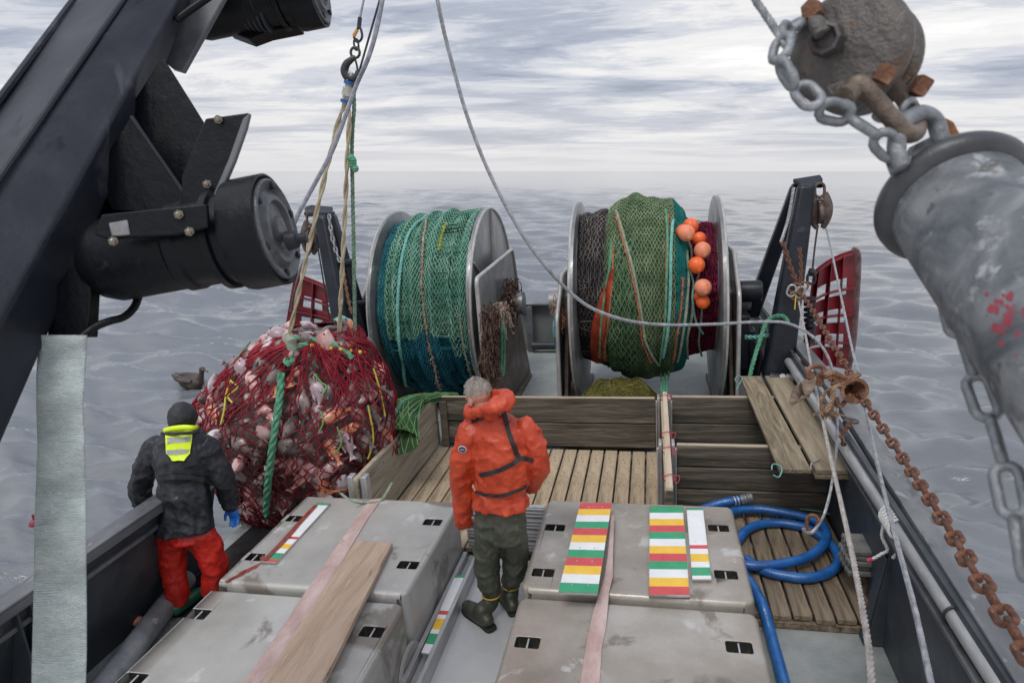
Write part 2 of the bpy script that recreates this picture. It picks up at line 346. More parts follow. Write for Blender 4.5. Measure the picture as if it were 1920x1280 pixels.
# ------------------------------------------------------------------ water
SEA = -1.35
def build_sea():
    nr, na = 900, 520
    az = np.radians(np.linspace(-72, 58, na)); f = np.linspace(0, 1, nr); r = 1.5*(6000/1.5)**f
    A, Rr = np.meshgrid(az, r); X = Rr*np.sin(A); Y = Rr*np.cos(A)-1.0; Zh = np.zeros_like(X)
    dr = np.gradient(r)[:, None]*np.ones_like(X)
    g = np.random.default_rng(3)
    for k in range(190):
        lam = .17*(7/.17)**(g.random()**1.2); th = math.radians(g.normal(4, 24)); kk = 2*math.pi/lam; ph = g.random()*6.283
        amp = .0145*lam**.88*(1 if lam < .9 else (.9/lam)**.62)*(.5+g.random())
        wt = np.clip((lam/dr-2.2)/3, 0, 1)
        q = kk*(X*math.sin(th)+Y*math.cos(th))+ph
        # patchy wind: slow variation of the ripples
        pat = .75+.45*np.sin(X*.09*(1+g.random())+g.random()*6)*np.sin(Y*.07*(1+g.random())+g.random()*6)
        Zh += wt*amp*pat*(np.sin(q)-.28*np.cos(2*q))
    v = np.stack([X, Y, Zh+SEA], -1).reshape(-1, 3)
    idx = np.arange(nr*na).reshape(nr, na)
    fc = np.stack([idx[:-1,:-1], idx[:-1,1:], idx[1:,1:], idx[1:,:-1]], -1).reshape(-1, 4)
    me = bpy.data.meshes.new('water'); me.vertices.add(len(v)); me.vertices.foreach_set('co', v.ravel())
    me.loops.add(fc.size); me.loops.foreach_set('vertex_index', fc.ravel()); me.polygons.add(len(fc)); me.polygons.foreach_set('loop_start', np.arange(0, fc.size, 4))
    me.update(); me.validate(); me.polygons.foreach_set('use_smooth', [True]*len(me.polygons)); me.materials.append(Msea)
    o = bpy.data.objects.new('water', me); COL.objects.link(o); o['kind'] = 'structure'
    if me.polygons[0].normal.z < 0: me.flip_normals()
    return o
SEAOBJ = build_sea()
# ------------------------------------------------------------------ decks
def struct(mb, name, m, **k): return tag(mb.build(name, m, **k), None, None, None, 'structure')
mb = MB(); mb.bb(-3.95, 1.75, .2, 11.95, -1.9, -.10); struct(mb, 'deck', deckm)
mb = MB(); mb.bb(-1.56, -.80, .5, 4.86, -.098, 0.0); struct(mb, 'walkway', walkm, bevel=.008)
mb = MB(); mb.bb(-3.82, -2.95, 3.95, 7.4, -.098, -.085); struct(mb, 'catch_shade', mat('deck shade black', [(.008,.009,.010),(.02,.022,.024)], 5, .3, bump=.4, bscale=30))  # thin slab; shade under the catch and beside the cover put into its colour
mb = MB(); mb.bb(-3.6, 1.55, 7.45, 11.8, -.096, -.03); struct(mb, 'after_deck', mat('after deck paint', [(.22,.24,.24), (.32,.345,.34), (.42,.44,.43)], 1.1, .3, bump=.3, bscale=40, blot=[((.14,.13,.12), .62)], blotscale=1.2, rvar=.2), bevel=.01)
# ------------------------------------------------------------------ bulwarks
def bulwark(side):
    if side > 0:
        t = thing('bulwark', 'dark grey starboard bulwark with a flat steel cap rail beside the rusty chain', 'bulwark', (1.6, 6, 0))
        xi = lambda y: 1.33+.05*y if y < 7 else 1.68; xo = lambda y: xi(y)+.15; xb = lambda y: xi(y)+.02; s = 1
    else:
        t = thing('bulwark', 'dark grey port bulwark that the man in the black jacket leans on', 'bulwark', (-3.6, 6, 0))
        xi = lambda y: -3.51; xo = lambda y: -3.66; xb = lambda y: -3.84; s = -1
    for Y0, Y1 in (((.3, 12.0),) if s > 0 else ((.3, 4.62), (6.95, 12.0))):
     mb = MB(); mb.hexa([(xb(Y0)+s*.0,Y0,-.1),(xb(Y0)+s*.05,Y0,-.1),(xi(Y0)+s*.07,Y0,.885),(xi(Y0)+s*.03,Y0,.885)], [(xb(Y1),Y1,-.1),(xb(Y1)+s*.05,Y1,-.1),(xi(Y1)+s*.07,Y1,.885),(xi(Y1)+s*.03,Y1,.885)])
     mb.build('plating', hullm, t, bevel=.004)
     mb = MB()
     for a, b in ((Y0, 7), (7, Y1)) if s > 0 else ((Y0, Y1),):
        mb.hexa([(xi(a),a,.885),(xo(a),a,.885),(xo(a),a,.905),(xi(a),a,.905)], [(xi(b),b,.885),(xo(b),b,.885),(xo(b),b,.905),(xi(b),b,.905)])
        mb.hexa([(xi(a),a,.83),(xi(a)+s*.012,a,.83),(xi(a)+s*.012,a,.884),(xi(a),a,.884)], [(xi(b),b,.83),(xi(b)+s*.012,b,.83),(xi(b)+s*.012,b,.884),(xi(b),b,.884)])
     mb.build('cap_rail', capm, t, bevel=.005)
     mb = MB(); zr_ = .70; x_ = lambda y, z: xb(y)+(xi(y)+s*.03-xb(y))*(z+.1)/.985
     mb.hexa([(x_(Y0,zr_)-s*.035,Y0,zr_),(x_(Y0,zr_),Y0,zr_),(x_(Y0,zr_),Y0,zr_+.03),(x_(Y0,zr_)-s*.035,Y0,zr_+.03)], [(x_(Y1,zr_)-s*.035,Y1,zr_),(x_(Y1,zr_),Y1,zr_),(x_(Y1,zr_),Y1,zr_+.03),(x_(Y1,zr_)-s*.035,Y1,zr_+.03)])
     mb.build('ledge', capm, t, bevel=.004)
    for y in ((1.2, 2.75, 4.22, 5.9, 7.4) if s > 0 else (1.4, 2.72, 7.9)):
        mb = MB(); w = .11 if s > 0 else .12
        for dy in (0, .09):
            mb.prism([(x_(y,-.09),y+dy,-.09),(x_(y,-.09)-s*.19,y+dy,-.09),(x_(y,.6)-s*.10,y+dy,.55),(x_(y,.82)-s*.02,y+dy,.82),(x_(y,.82),y+dy,.82)], (0,.014,0))
        mb.hexa([(x_(y,-.09)-s*.192,y,-.09),(x_(y,-.09)-s*.192,y+.104,-.09),(x_(y,-.09)-s*.204,y+.104,-.09),(x_(y,-.09)-s*.204,y,-.09)], [(x_(y,.55)-s*.102,y,.55),(x_(y,.55)-s*.102,y+.104,.55),(x_(y,.55)-s*.114,y+.104,.55),(x_(y,.55)-s*.114,y,.55)])
        mb.build('stiffener', hullm, t, bevel=.004)
    if s > 0:
        mb = MB(); c = Vector((x_(4.85,.42)-.012, 4.85, .42)); mb.lathe(c, (-1,0,.02), [(0,.115),(.012,.115),(.014,.10),(.006,.10),(.004,.0)], 28)
        mb.build('port_light', mat('port glass', [(.30,.32,.34),(.45,.47,.5)], 6, .2, metal=.5), t)
    return t
bulwark(1); bulwark(-1)
t = thing('bulwark', 'grey-green steel stern bulwark between the two net drums', 'bulwark', (-1, 11.95, 0))
mb = MB(); mb.bb(-3.8, 1.8, 11.86, 11.92, -.1, .80); mb.build('plating', mat('stern paint', [(.10,.115,.11),(.15,.165,.16),(.19,.205,.20)], 2, .45, bump=.3, bscale=30), t)
mb = MB(); mb.bb(-3.85, 1.85, 11.72, 12.0, .802, .84); mb.build('cap_rail', capm, t, bevel=.006)
for x in (-3.1, -2.16, -1.02, .1, 1.2):
    mb = MB(); mb.bb(x, x+.05, 11.66, 11.855, -.09, .80); mb.bb(x-.03, x+.08, 11.64, 11.658, -.09, .80); mb.build('stiffener', capm, t, bevel=.004)
mb = MB(); mb.cyl((-2.1, 11.6, .1), (-1.06, 11.6, .1), .07, n=14); mb.build('kick_pipe', hullm, t)
mb = MB(); mb.tube([(1.41+.018*y, y, .80) for y in (.8, 2, 3, 4, 5, 6, 7, 8)], .044, 20)
o = mb.build('rail_pipe', galv); tag(o, 'scuffed galvanised pipe running inside the starboard bulwark under the cap rail', 'pipe')
mb = MB(); pp = [(1.41+.018*y+.06, y, .76) for y in (.8, 8)]; mb.tube(pp, .016, 10); o = mb.build('cable_conduit', hullm); tag(o, 'thin dark conduit running behind the galvanised rail pipe', 'conduit')
mb = MB()
a_ = at(205,1275,z=.0); b_ = at(322,1120,z=.0); dv = (b_-a_).normalized()
mb.tube([a_-dv*1.2, a_, b_, b_+dv*.25], .085, 22); o = mb.build('deck_pipe', mat('wet pipe', [(.13,.14,.15),(.22,.235,.25),(.33,.345,.36)], 5, .35, bump=.3, blot=((.4,.41,.42), .62), blotscale=7)); tag(o, 'thick wet grey pipe lying on the port deck between bulwark and metal cover', 'pipe')
# ------------------------------------------------------------------ metal covers with hand holes
def cover(x0, x1, y0, y1, z0, z1, holes, m, label, skew=0):
    t = thing('deck_cover', label, 'deck cover', ((x0+x1)/2, (y0+y1)/2, z0), 'metal covers with hand holes on deck')
    hs = []
    for (u, v) in holes:
        p = at(u, v, z=z1); hs.append((p.x-.070, p.x+.070, p.y-.046, p.y+.046))
    xs = sorted({x0, x1, *[h[0] for h in hs], *[h[1] for h in hs]}); ys = sorted({y0, y1, *[h[2] for h in hs], *[h[3] for h in hs]})
    bm = bmesh.new(); bwl = bm.edges.layers.float.new('bevel_weight_edge'); V = {}
    o0 = LOC[t.name]
    def vt(x, y, z):
        k = (round(x, 5), round(y, 5), round(z, 5))
        if k not in V: V[k] = bm.verts.new(Vector((x, y, z))-o0)
        return V[k]
    for i in range(len(xs)-1):
        for j in range(len(ys)-1):
            cx_, cy_ = (xs[i]+xs[i+1])/2, (ys[j]+ys[j+1])/2
            if any(h[0] < cx_ < h[1] and h[2] < cy_ < h[3] for h in hs): continue
            bm.faces.new([vt(xs[i],ys[j],z1), vt(xs[i+1],ys[j],z1), vt(xs[i+1],ys[j+1],z1), vt(xs[i],ys[j+1],z1)])
    def side(pts):
        for a, b in zip(pts, pts[1:]): bm.faces.new([vt(*a, z1), vt(*b, z1), vt(*b, z0), vt(*a, z0)])
    side([(x, y0) for x in xs]); side([(x1, y) for y in ys]); side([(x, y1) for x in xs[::-1]]); side([(x0, y) for y in ys[::-1]])
    for h in hs:
        xx = [x for x in xs if h[0]-1e-6 <= x <= h[1]+1e-6]; yy = [y for y in ys if h[2]-1e-6 <= y <= h[3]+1e-6]
        for pts in ([(x, h[2]) for x in xx], [(h[1], y) for y in yy], [(x, h[3]) for x in xx[::-1]], [(h[0], y) for y in yy[::-1]]):
            for a, b in zip(pts, pts[1:]):
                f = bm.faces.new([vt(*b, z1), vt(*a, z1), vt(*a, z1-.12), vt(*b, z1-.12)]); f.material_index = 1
        f = bm.faces.new([vt(x, h[2], z1-.12) for x in xx]+[vt(h[1], y, z1-.12) for y in yy[1:]]+[vt(x, h[3], z1-.12) for x in xx[::-1][1:]]+[vt(h[0], y, z1-.12) for y in yy[::-1][1:-1]]); f.material_index = 1  # dark metal lining; its near-black colour also paints in the depth shade
    bmesh.ops.recalc_face_normals(bm, faces=bm.faces)
    for e in bm.edges:
        if len(e.link_faces) == 2 and e.calc_face_angle(0) > .6:
            mid = (e.verts[0].co+e.verts[1].co)/2+o0
            outer = min(abs(mid.x-x0), abs(mid.x-x1), abs(mid.y-y0), abs(mid.y-y1)) < 1e-4
            vert = abs(e.verts[0].co.z-e.verts[1].co.z) > .02
            e[bwl] = (1.0 if vert else .5) if outer else (.28 if vert else .1)
            if mid.z < z1-.10 and not outer: e[bwl] = 0
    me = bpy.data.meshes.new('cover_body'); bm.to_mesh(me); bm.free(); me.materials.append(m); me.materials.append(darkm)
    me.polygons.foreach_set('use_smooth', [True]*len(me.polygons))
    o = bpy.data.objects.new('cover_body', me); COL.objects.link(o); o.parent = t; LOC[o.name] = o0
    b = o.modifiers.new('bevel', 'BEVEL'); b.limit_method = 'WEIGHT'; b.width = .075; b.segments = 6; b.use_clamp_overlap = False
    w = o.modifiers.new('wn', 'WEIGHTED_NORMAL'); w.keep_sharp = False
    for k, h in enumerate(hs):
        if len(holes[k]) > 2: continue
        q = MB(); c = (h[0]+h[1])/2; q.cyl((c, h[2]+.002, z1-.014), (c, h[3]-.002, z1-.014), .006, n=10); q.build('handle_bar', alum, t)
    return t
cover(-2.92, -1.55, 3.585, 4.87, -.098, .50, [(549,971), (476,1043), (811,978), (765,1058)], tubl, 'metal deck cover with inset white gauge strip, between catch and orange jacket man')
cover(-2.92, -1.55, 1.6, 3.565, -.098, .46, [(371,1150), (697,1183), (248,1272)], tubl, 'metal deck cover crossed by plank and pink strap, nearest the camera on the port side')
cover(-.84, .60, 3.735, 4.97, -.098, .50, [(1041,988), (1018,1072), (1347,989), (1361,1076)], tubm, 'metal deck cover carrying the colourful striped boards')
cover(-.84, .60, 1.6, 3.715, -.098, .46, [(989,1203), (1386,1212)], tubm, 'metal deck cover with bare fish-scale speckled top in front of the striped boards')
# oval hatch on the side of the near port cover
c_ = at(768,1262,x=-1.548)
mb = MB(); mb.lathe(c_, (1,0,0), [(0,.20),(.012,.20),(.02,.185),(.012,.15),(.010,.09),(.022,.08),(.022,0)], 40); o = mb.build('round_lid', tubl); tag(o, 'round metal lid on the side of the nearest port cover', 'lid')
# ------------------------------------------------------------------ striped boards
CR, CY, CW, CG = (.60,.075,.085), (.80,.50,.05), (.76,.76,.77), (.04,.33,.16)
smats = [mat('red stripe', [tuple(c*.8 for c in CR), CR], 9, .35, bump=.1, speck=(60,.71,(.6,.4,.4)), blot=((.34,.16,.15), .66), blotscale=16), mat('yellow stripe', [tuple(c*.85 for c in CY), CY], 9, .35, blot=((.50,.36,.12), .66), blotscale=16), mat('white stripe', [(.66,.67,.69), CW], 6, .33, speck=(50,.70,(.4,.4,.4)), blot=((.50,.49,.46), .64), blotscale=16), mat('green stripe', [tuple(c*.8 for c in CG), CG], 9, .35, speck=(50,.73,(.3,.5,.35))), alum]
def striped(quad, cuts, cols, z, label, th=.012, frame=0, name='striped_board', T=None):
    """quad: far-left, far-right, near-right, near-left as points; cuts 0..1 from the far end"""
    fl, fr, nr_, nl = [Vector(q) for q in quad]
    t = thing(name, label, 'striped board', (fl+fr+nr_+nl)/4)
    mb = MB(); dn = Vector((0,0,-th))
    mb.hexa([fl+dn, fr+dn, nr_+dn, nl+dn], [fl+dn*.05, fr+dn*.05, nr_+dn*.05, nl+dn*.05], m=0); mb.build('board', [alum], t)
    mb = MB(); e = .003
    cc = [0]+cuts+[1]
    for k in range(len(cols)):
        a, b = cc[k], cc[k+1]; o_ = Vector((0,0,.0008))
        mb.hexa([fl.lerp(nl,a)+o_, fr.lerp(nr_,a)+o_, fr.lerp(nr_,b)+o_, fl.lerp(nl,b)+o_], [fl.lerp(nl,a)+o_*3, fr.lerp(nr_,a)+o_*3, fr.lerp(nr_,b)+o_*3, fl.lerp(nl,b)+o_*3], m='RYWG'.index(cols[k]))
    mb.build('stripes', smats, t, smooth=False)
    if frame:
        mb = MB(); P = [fl, fr, nr_, nl]; c = (fl+fr+nr_+nl)/4
        Q = [p+(p-c).normalized()*frame*1.3 for p in P]; up_ = Vector((0,0,.008))
        for i in range(4): mb.hexa([P[i], P[(i+1)%4], Q[(i+1)%4], Q[i]], [P[i]+up_, P[(i+1)%4]+up_, Q[(i+1)%4]+up_, Q[i]+up_])
        mb.build('frame', tubm, t)
    return t
def q4(z, *uv): return [at(u, v, z=z) for u, v in uv]
eq = [k/12 for k in range(1, 12)]
bt = striped([at(1088,943,z=.585), at(1147,943,z=.585), at(1120,1112,z=.60), at(1047,1109,z=.60)], eq, 'RYWGRYWGRYWG', 0, 'loose board of red yellow white and green stripes propped askew on a bracket')
_o = MB(); c0 = at(1100,1108,z=.57)
for dx in (-.045, .035):
    p0, p1 = at(1115,955,z=.54)+Vector((dx,0,0)), at(1086,1104,z=.545)+Vector((dx,0,0))
    _o.hexa([p0+Vector((0,0,.028)), p0+Vector((.008,0,.028)), p0+Vector((.008,0,-.036)), p0+Vector((0,0,-.036))], [p1+Vector((0,0,.04)), p1+Vector((.008,0,.04)), p1+Vector((.008,0,-.04)), p1+Vector((0,0,-.04))])
_o.build('bracket_fin', alum, bt)
_o = MB()
for k, a in enumerate((.05, .33, .56, .70, .93)):
    for b in (.3, .72):
        f0, f1, g1, g0 = at(1088,943,z=.588), at(1147,943,z=.588), at(1120,1112,z=.603), at(1047,1109,z=.603)
        _o = MB(); _o.lathe(f0.lerp(g0,a).lerp(f1.lerp(g1,a), b), (0,0,1), [(0,.006),(.003,.005),(.004,0)], 10); _o.build('rivet', alum, bt)
striped(q4(.512, (1218,950), (1280,950), (1293,1117), (1217,1116)), eq, 'GWYRGWYRGWYR', 0, 'wide framed board of green white yellow and red stripes set into the cover', frame=.012)
striped(q4(.512, (1287,953), (1318,953), (1334,1087), (1298,1087)), [.03, .56, .61, .68, .78, .85, .95], 'GWRWYWGW', 0, 'narrow white gauge strip with few coloured bands beside the wide framed board', frame=.008)
st = striped(q4(.512, (596,944), (619,945), (518,1055), (490,1053)), [.03, .60, .64, .72, .79, .86, .95], 'GWRWYWGR', 0, 'white gauge strip smeared with blood on the port cover', frame=.008)
mb = MB(); ga, gb, gc, gd = at(854,1078,z=.11), at(875,1078,z=.11), at(810,1226,z=.11), at(790,1223,z=.11)
gt = striped([ga, gb, gc, gd], [.04, .50, .55, .60, .73, .78, .90], 'GWRWYWGW', 0, 'white gauge strip on the low rail beside the walkway')
mb = MB(); mb.bb(-1.535, -1.50, 2.6, 4.80, .001, .085); mb.bb(-1.415, -1.385, 2.6, 4.84, .001, .125); mb.bb(-1.498, -1.417, 2.6, 4.84, .001, .03); mb.build('rail', galv, gt, bevel=.004)
# blood on the port cover
bl = mat('blood', [(.16,.03,.02),(.30,.07,.05)], 20, .3)
mb = MB()
for (u, v, w_, h_) in ((470,1066,22,5), (448,1078,20,3.5), (432,1086,14,3), (492,1046,5,6), (455,1072,9,2)):
    cpt = at(u, v, z=.5015); k = 14; pts = []
    du = at(u+w_, v-w_*.45, z=.5015)-cpt; dv2 = at(u, v+h_, z=.5015)-cpt
    for j in range(k): a = 2*math.pi*j/k; rr_ = random.uniform(.6, 1.15); pts.append(cpt+du*math.cos(a)*rr_+dv2*math.sin(a)*rr_)
    mb.prism(pts, (0,0,.0012))
tag(mb.build('blood_smear', bl, smooth=False), 'thin blood smears running across the port cover', 'blood smear', kind='stuff')
mb = MB(); L1 = [(590,946),(574,962),(556,982),(536,1004),(514,1028),(494,1049)]
mb.loft([[at(u-1,v,z=.5206), at(u+random.uniform(4,9),v+.5,z=.5206), at(u+6,v+.5,z=.5215), at(u-1,v,z=.5215)] for u, v in L1]); tag(mb.build('blood_smear', bl, smooth=False), 'blood stain along the edge of the white gauge strip on the port cover', 'blood smear', kind='stuff')
# ------------------------------------------------------------------ straps and plank on the covers
pink = mat('pink webbing', [(.34,.22,.20),(.46,.33,.31),(.55,.43,.41)], 6, .7, bump=.6, bscale=120, blot=[((.42,.13,.11), .64), ((.33,.27,.22), .63)], blotscale=4, stretch=(1,.5,1))
def strap(rows, th=.004, name='ratchet_strap', label='', grp=None, m=None, cat='strap'):
    mb = MB(); vs = []
    for a, b in rows: a, b = Vector(a), Vector(b); vs.append([a, b, b+Vector((0,0,th)), a+Vector((0,0,th))])
    mb.loft(vs); return tag(mb.build(name, m or pink, angle=30), label, cat)
strap([(at(694,937,z=.505),at(716,934,z=.505)), (at(670,968,z=.503),at(692,969,z=.503)), (at(578,1102,z=.504),at(609,1105,z=.504)), (at(566,1120,z=.485),at(600,1121,z=.485)), (at(540,1160,z=.464),at(576,1160,z=.464)), (at(440,1303,z=.464),at(484,1303,z=.464))], label='pink webbing strap lying straight across both port covers')
mb = MB()
rope(mb, spline([at(640,925,z=.49), at(655,936,z=.5), at(672,940,z=.514), at(700,941,z=.514), at(716,936,z=.51), at(735,905,y=4.9)], 5), .012)
tag(mb.build('lashing_rope', mat('grey green rope', [(.20,.24,.18),(.34,.38,.28)], 30, .8)), 'frayed green-grey lashing rope over the far edge of the port cover', 'rope')
strap([(at(1146,966,z=.56),at(1152,966,z=.56)), (at(1140,1040,z=.53),at(1149,1040,z=.545)), (at(1134,1080,z=.51),at(1149,1082,z=.53)), (at(1124,1112,z=.503),at(1142,1110,z=.507)), (at(1113,1145,z=.48),at(1139,1145,z=.482)), (at(1106,1175,z=.463),at(1136,1177,z=.464)), (at(1098,1215,z=.463),at(1128,1215,z=.464)), (at(1085,1300,z=.463),at(1123,1300,z=.463))], label='pink webbing strap twisted under the loose striped board and across the bare cover')
pts = [at(666,1012,z=.545), at(736,1016,z=.545), at(590,1310,z=.545), at(470,1310,z=.545)]
mb = MB(); mb.hexa([p+Vector((0,0,-.04)) for p in pts], pts); tag(mb.build('wooden_plank', plankb, bevel=.006), 'broad brown wooden plank lying on the port covers beside the pink strap', 'plank')
# ------------------------------------------------------------------ fish pens
def slats(x0, x1, y0, y1, pitch, m, label, z=0.0, broken=False):
    t = thing('slatted_floor', label, 'slatted floor', ((x0+x1)/2, (y0+y1)/2, z-.09))
    k = round((x1-x0)/pitch); w = (x1-x0)/k
    for i in range(k):
        mb = MB(); a, b = x0+i*w+.009, x0+(i+1)*w-.009; j = random.uniform(-.004, .003)
        cut = y0+random.choice((.28, .3, .3)) if broken else None
        e0 = y0-(random.uniform(0, .05) if not broken else 0)
        if cut and i < k: mb.bb(a, b, e0, cut-.003, z-.04+j, z+j); mb.bb(a, b, cut+.003, y1, z-.04+j, z+j+.001)
        else: mb.bb(a, b, e0, y1, z-.04+j, z+j)
        mb.build('slat', m, t, bevel=.004, seg=1)
    mb = MB()
    for y in np.linspace(y0+.12, y1-.1, 4): mb.bb(x0, x1, y-.04, y+.04, z-.093, z-.046)
    mb.build('bearer', floord, t); return t
slats(-2.50, .08, 5.0, 7.16, .152, floorw, 'pale wooden slatted floor of the big fish pen', broken=True)
slats(.66, 1.50, 4.38, 5.86, .14, floord, 'dark wet slatted floor under the blue hose')
def wall(axis, pos, a, b, th, zs, m, label, posts=(), topm=None, name='pen_wall', postm=None):
    t = thing(name, label, 'pen wall', ((pos, (a+b)/2, 0) if axis == 'y' else ((a+b)/2, pos, 0)), 'plank walls of the fish pens')
    for k, (z0, z1) in enumerate(zs):
        mb = MB(); j = random.uniform(-.005, .005)
        if axis == 'y': mb.bb(pos-th/2+j, pos+th/2+j, a, b, z0, z1)
        else: mb.bb(a, b, pos-th/2+j, pos+th/2+j, z0, z1)
        mb.build('board', m, t, bevel=.012, seg=2)
    z1 = max(z for _, z in zs)
    mb = MB()
    if axis == 'y': mb.bb(pos-th/2+.004, pos+th/2-.004, a+.01, b-.01, z1-.003, z1+.005)
    else: mb.bb(a+.01, b-.01, pos-th/2+.004, pos+th/2-.004, z1-.003, z1+.005)
    mb.build('top_edge', topm or topw, t, bevel=.002)
    for (x, y, sx, sy, h) in posts:
        mb = MB(); mb.bb(x-sx, x+sx, y-sy, y+sy, -.09, h); mb.build('post', postm or galv, t, bevel=.006)
    return t
Z2 = [(.012,.296), (.304,.60)]
wall('x', 7.24, -2.46, .04, .06, Z2, wallw, 'weathered two-board back wall of the big pen below the drums', [(-2.40, 7.185, .04, .022, .56)], postm=wallw)
_w = wall('y', -2.52, 4.98, 7.26, .05, Z2, wallp, 'tan end wall of the big pen beside the catch')
t_ = thing('pen_post', 'grey metal slotted post at the near corner of the pen by the catch', 'post', (-2.5, 5.75, 0))
for x in (-2.60, -2.475):
    mb = MB(); mb.bb(x, x+.05, 5.0, 5.09, -.09, .62); mb.build('flange', galv, t_, bevel=.006)
mb = MB(); mb.bb(-2.549, -2.476, 5.03, 5.06, -.09, .60); mb.build('web', galv, t_)
wall('x', 7.30, .21, 1.52, .06, [(.012,.29),(.298,.60)], wallw, 'dark back wall of the small pen below the right-hand drum')
wall('x', 5.93, .21, 1.52, .06, [(-.05,.17),(.178,.39),(.398,.60)], wallw, 'three-board cross wall behind the blue hose')
t_ = wall('y', .125, 5.0, 7.32, .07, [(.012,.29),(.298,.585)], wallw, 'dividing wall with a pale batten on top between the two pens', topm=batw)
mb = MB(); mb.hexa([(.10,4.96,.61),(.155,4.96,.61),(.155,4.96,.645),(.10,4.96,.645)], [(.115,7.33,.61),(.165,7.33,.61),(.165,7.33,.645),(.115,7.33,.645)]); mb.build('batten', batw, t_, bevel=.005)
for (y, d) in ((7.24, .03), (5.93, .03)):
    for x in (.07, .185):
        mb = MB(); mb.bb(x-.014, x+.014, y-.07, y+.07, -.09, .625); mb.bb(x-.03 if x < .1 else x+.015, x-.015 if x < .1 else x+.03, y-.10, y-.07, -.09, .60); mb.build('channel_post', alum, t_, bevel=.004)
tw = mat('red twine', [(.35,.02,.05),(.55,.06,.10)], 30, .8)
for (y) in (7.18, 6.08, 5.72, 5.15):
    mb = MB(); pts = [Vector((.128+.045*math.cos(a), y+.012*math.sin(2*a), .628+.035*math.sin(a))) for a in np.linspace(0, 2*math.pi, 16)[:-1]]
    mb.tube(pts, .0045, 5, closed=True); mb.tube(spline([(.17,y,.65),(.21,y-.02,.66),(.20,y-.03,.61),(.175,y-.02,.60)], 4), .004, 5)
    mb.build('twine_tie', tw, t_)
# ridged aluminium front boards
t_ = thing('pen_board_stack', 'ridged aluminium pen boards across the gap behind the olive trousers', 'pen boards', (-1.2, 4.95, 0))
for k in range(4):
    mb = MB(); z0 = .03+k*.105; mb.bb(-1.53, -.86, 4.93, 4.97, z0, z0+.099)
    for q in (.02, .05, .08): mb.bb(-1.53, -.86, 4.918, 4.931, z0+q-.008, z0+q+.004)
    mb.build('board', alum, t_, bevel=.003, seg=1)
t_ = thing('pen_board_stack', 'stack of ridged grey pen boards wedged against the starboard bulwark by the hose', 'pen boards', (1.5, 4.75, .0))
for k in range(5):
    mb = MB(); z0 = .19+k*.038; j = random.uniform(-.02, .02)
    mb.bb(1.36+j, 1.51+j, 4.60+j, 4.86, z0, z0+.030)
    for q in (4.64, 4.70, 4.76, 4.82): mb.bb(1.352+j, 1.361+j, q, q+.02, z0, z0+.030)
    mb.build('board', mat('grey slat', [(.10,.10,.095),(.20,.20,.19)], 9, .6), t_, bevel=.003, seg=1)
mb = MB(); mb.bb(1.44, 1.5, 4.66, 4.84, -.0, .185); mb.build('board', floord, t_, bevel=.004)
mb = MB(); mb.bb(.64, 1.52, 4.34, 4.37, -.096, -.045); tag(mb.build('kick_board', floord, bevel=.005), 'dark wet timber edging under the slatted floor by the hose', 'timber')
# planks laid over the small pen
for (X0, X1, lab, dz) in ((1.0, 1.245, 'weathered grey-brown plank with open grain over the small pen, inboard one of the pair', 0), (1.275, 1.55, 'smoother tan plank over the small pen, the one next to the rail pipe', .004)):
    mb = MB(); mb.hexa([(X0,5.34,.612),(X1,5.34,.612),(X1,5.34,.65+dz),(X0,5.34,.65+dz)], [(X0+.01,7.92,.612),(X1-.0,7.92,.612),(X1-.0,7.92,.65+dz),(X0+.01,7.92,.65+dz)])
    tag(mb.build('wooden_plank', plankw if dz == 0 else wood('tan plank', [(.17,.135,.09),(.27,.22,.155),(.35,.295,.215)], 1, blot=((.15,.12,.09), .66), blotscale=.5), bevel=.006), lab, 'plank', 'planks laid over the small pen')
mb = MB(); mb.bb(1.27, 1.545, 5.33, 5.5, .575, .609); tag(mb.build('timber_block', plankw, bevel=.006), 'short timber block under the near end of the tan plank', 'timber')
# ------------------------------------------------------------------ net drums
steelm = mat('drum steel', [(.11,.115,.12), (.19,.195,.20), (.29,.29,.29)], 2.2, .38, metal=.35, bump=.25, bscale=50, blot=[((.12,.085,.065), .66), ((.42,.42,.42), .63)], blotscale=2.5)
rimm = mat('worn steel rim', [(.30,.30,.29),(.42,.41,.40),(.52,.50,.47)], 5, .4, metal=.35, blot=((.16,.09,.06), .64), blotscale=6)
rustm = mat('rust', [(.07,.030,.018),(.17,.075,.04),(.30,.15,.085)], 14, .75, bump=1, bscale=60, blot=((.36,.22,.15), .62), blotscale=22)
brownm = mat('brown stained steel', [(.05,.035,.03),(.10,.065,.05),(.17,.13,.11)], 5, .5, bump=.4, blot=((.22,.21,.20), .62), blotscale=4)
DY, DZ, DR = 9.2, 1.33, 1.35
def flange(t, x, th=.05, face=+1):
    mb = MB(); mb.lathe((x-th/2, DY, DZ), (1,0,0), [(0,.25),(0,DR-.02),(.006,DR),(th-.006,DR),(th,DR-.02),(th,.25)], 72)
    fl = mb.build('flange', steelm, t, angle=30)
    mb = MB(); mb.tube([(x+th/2*face, DY+(DR-.02)*math.cos(a), DZ+(DR-.02)*math.sin(a)) for a in np.linspace(0, 2*math.pi, 73)[:-1]], .022, 8, closed=True); mb.build('rim', rimm, fl)
    return fl
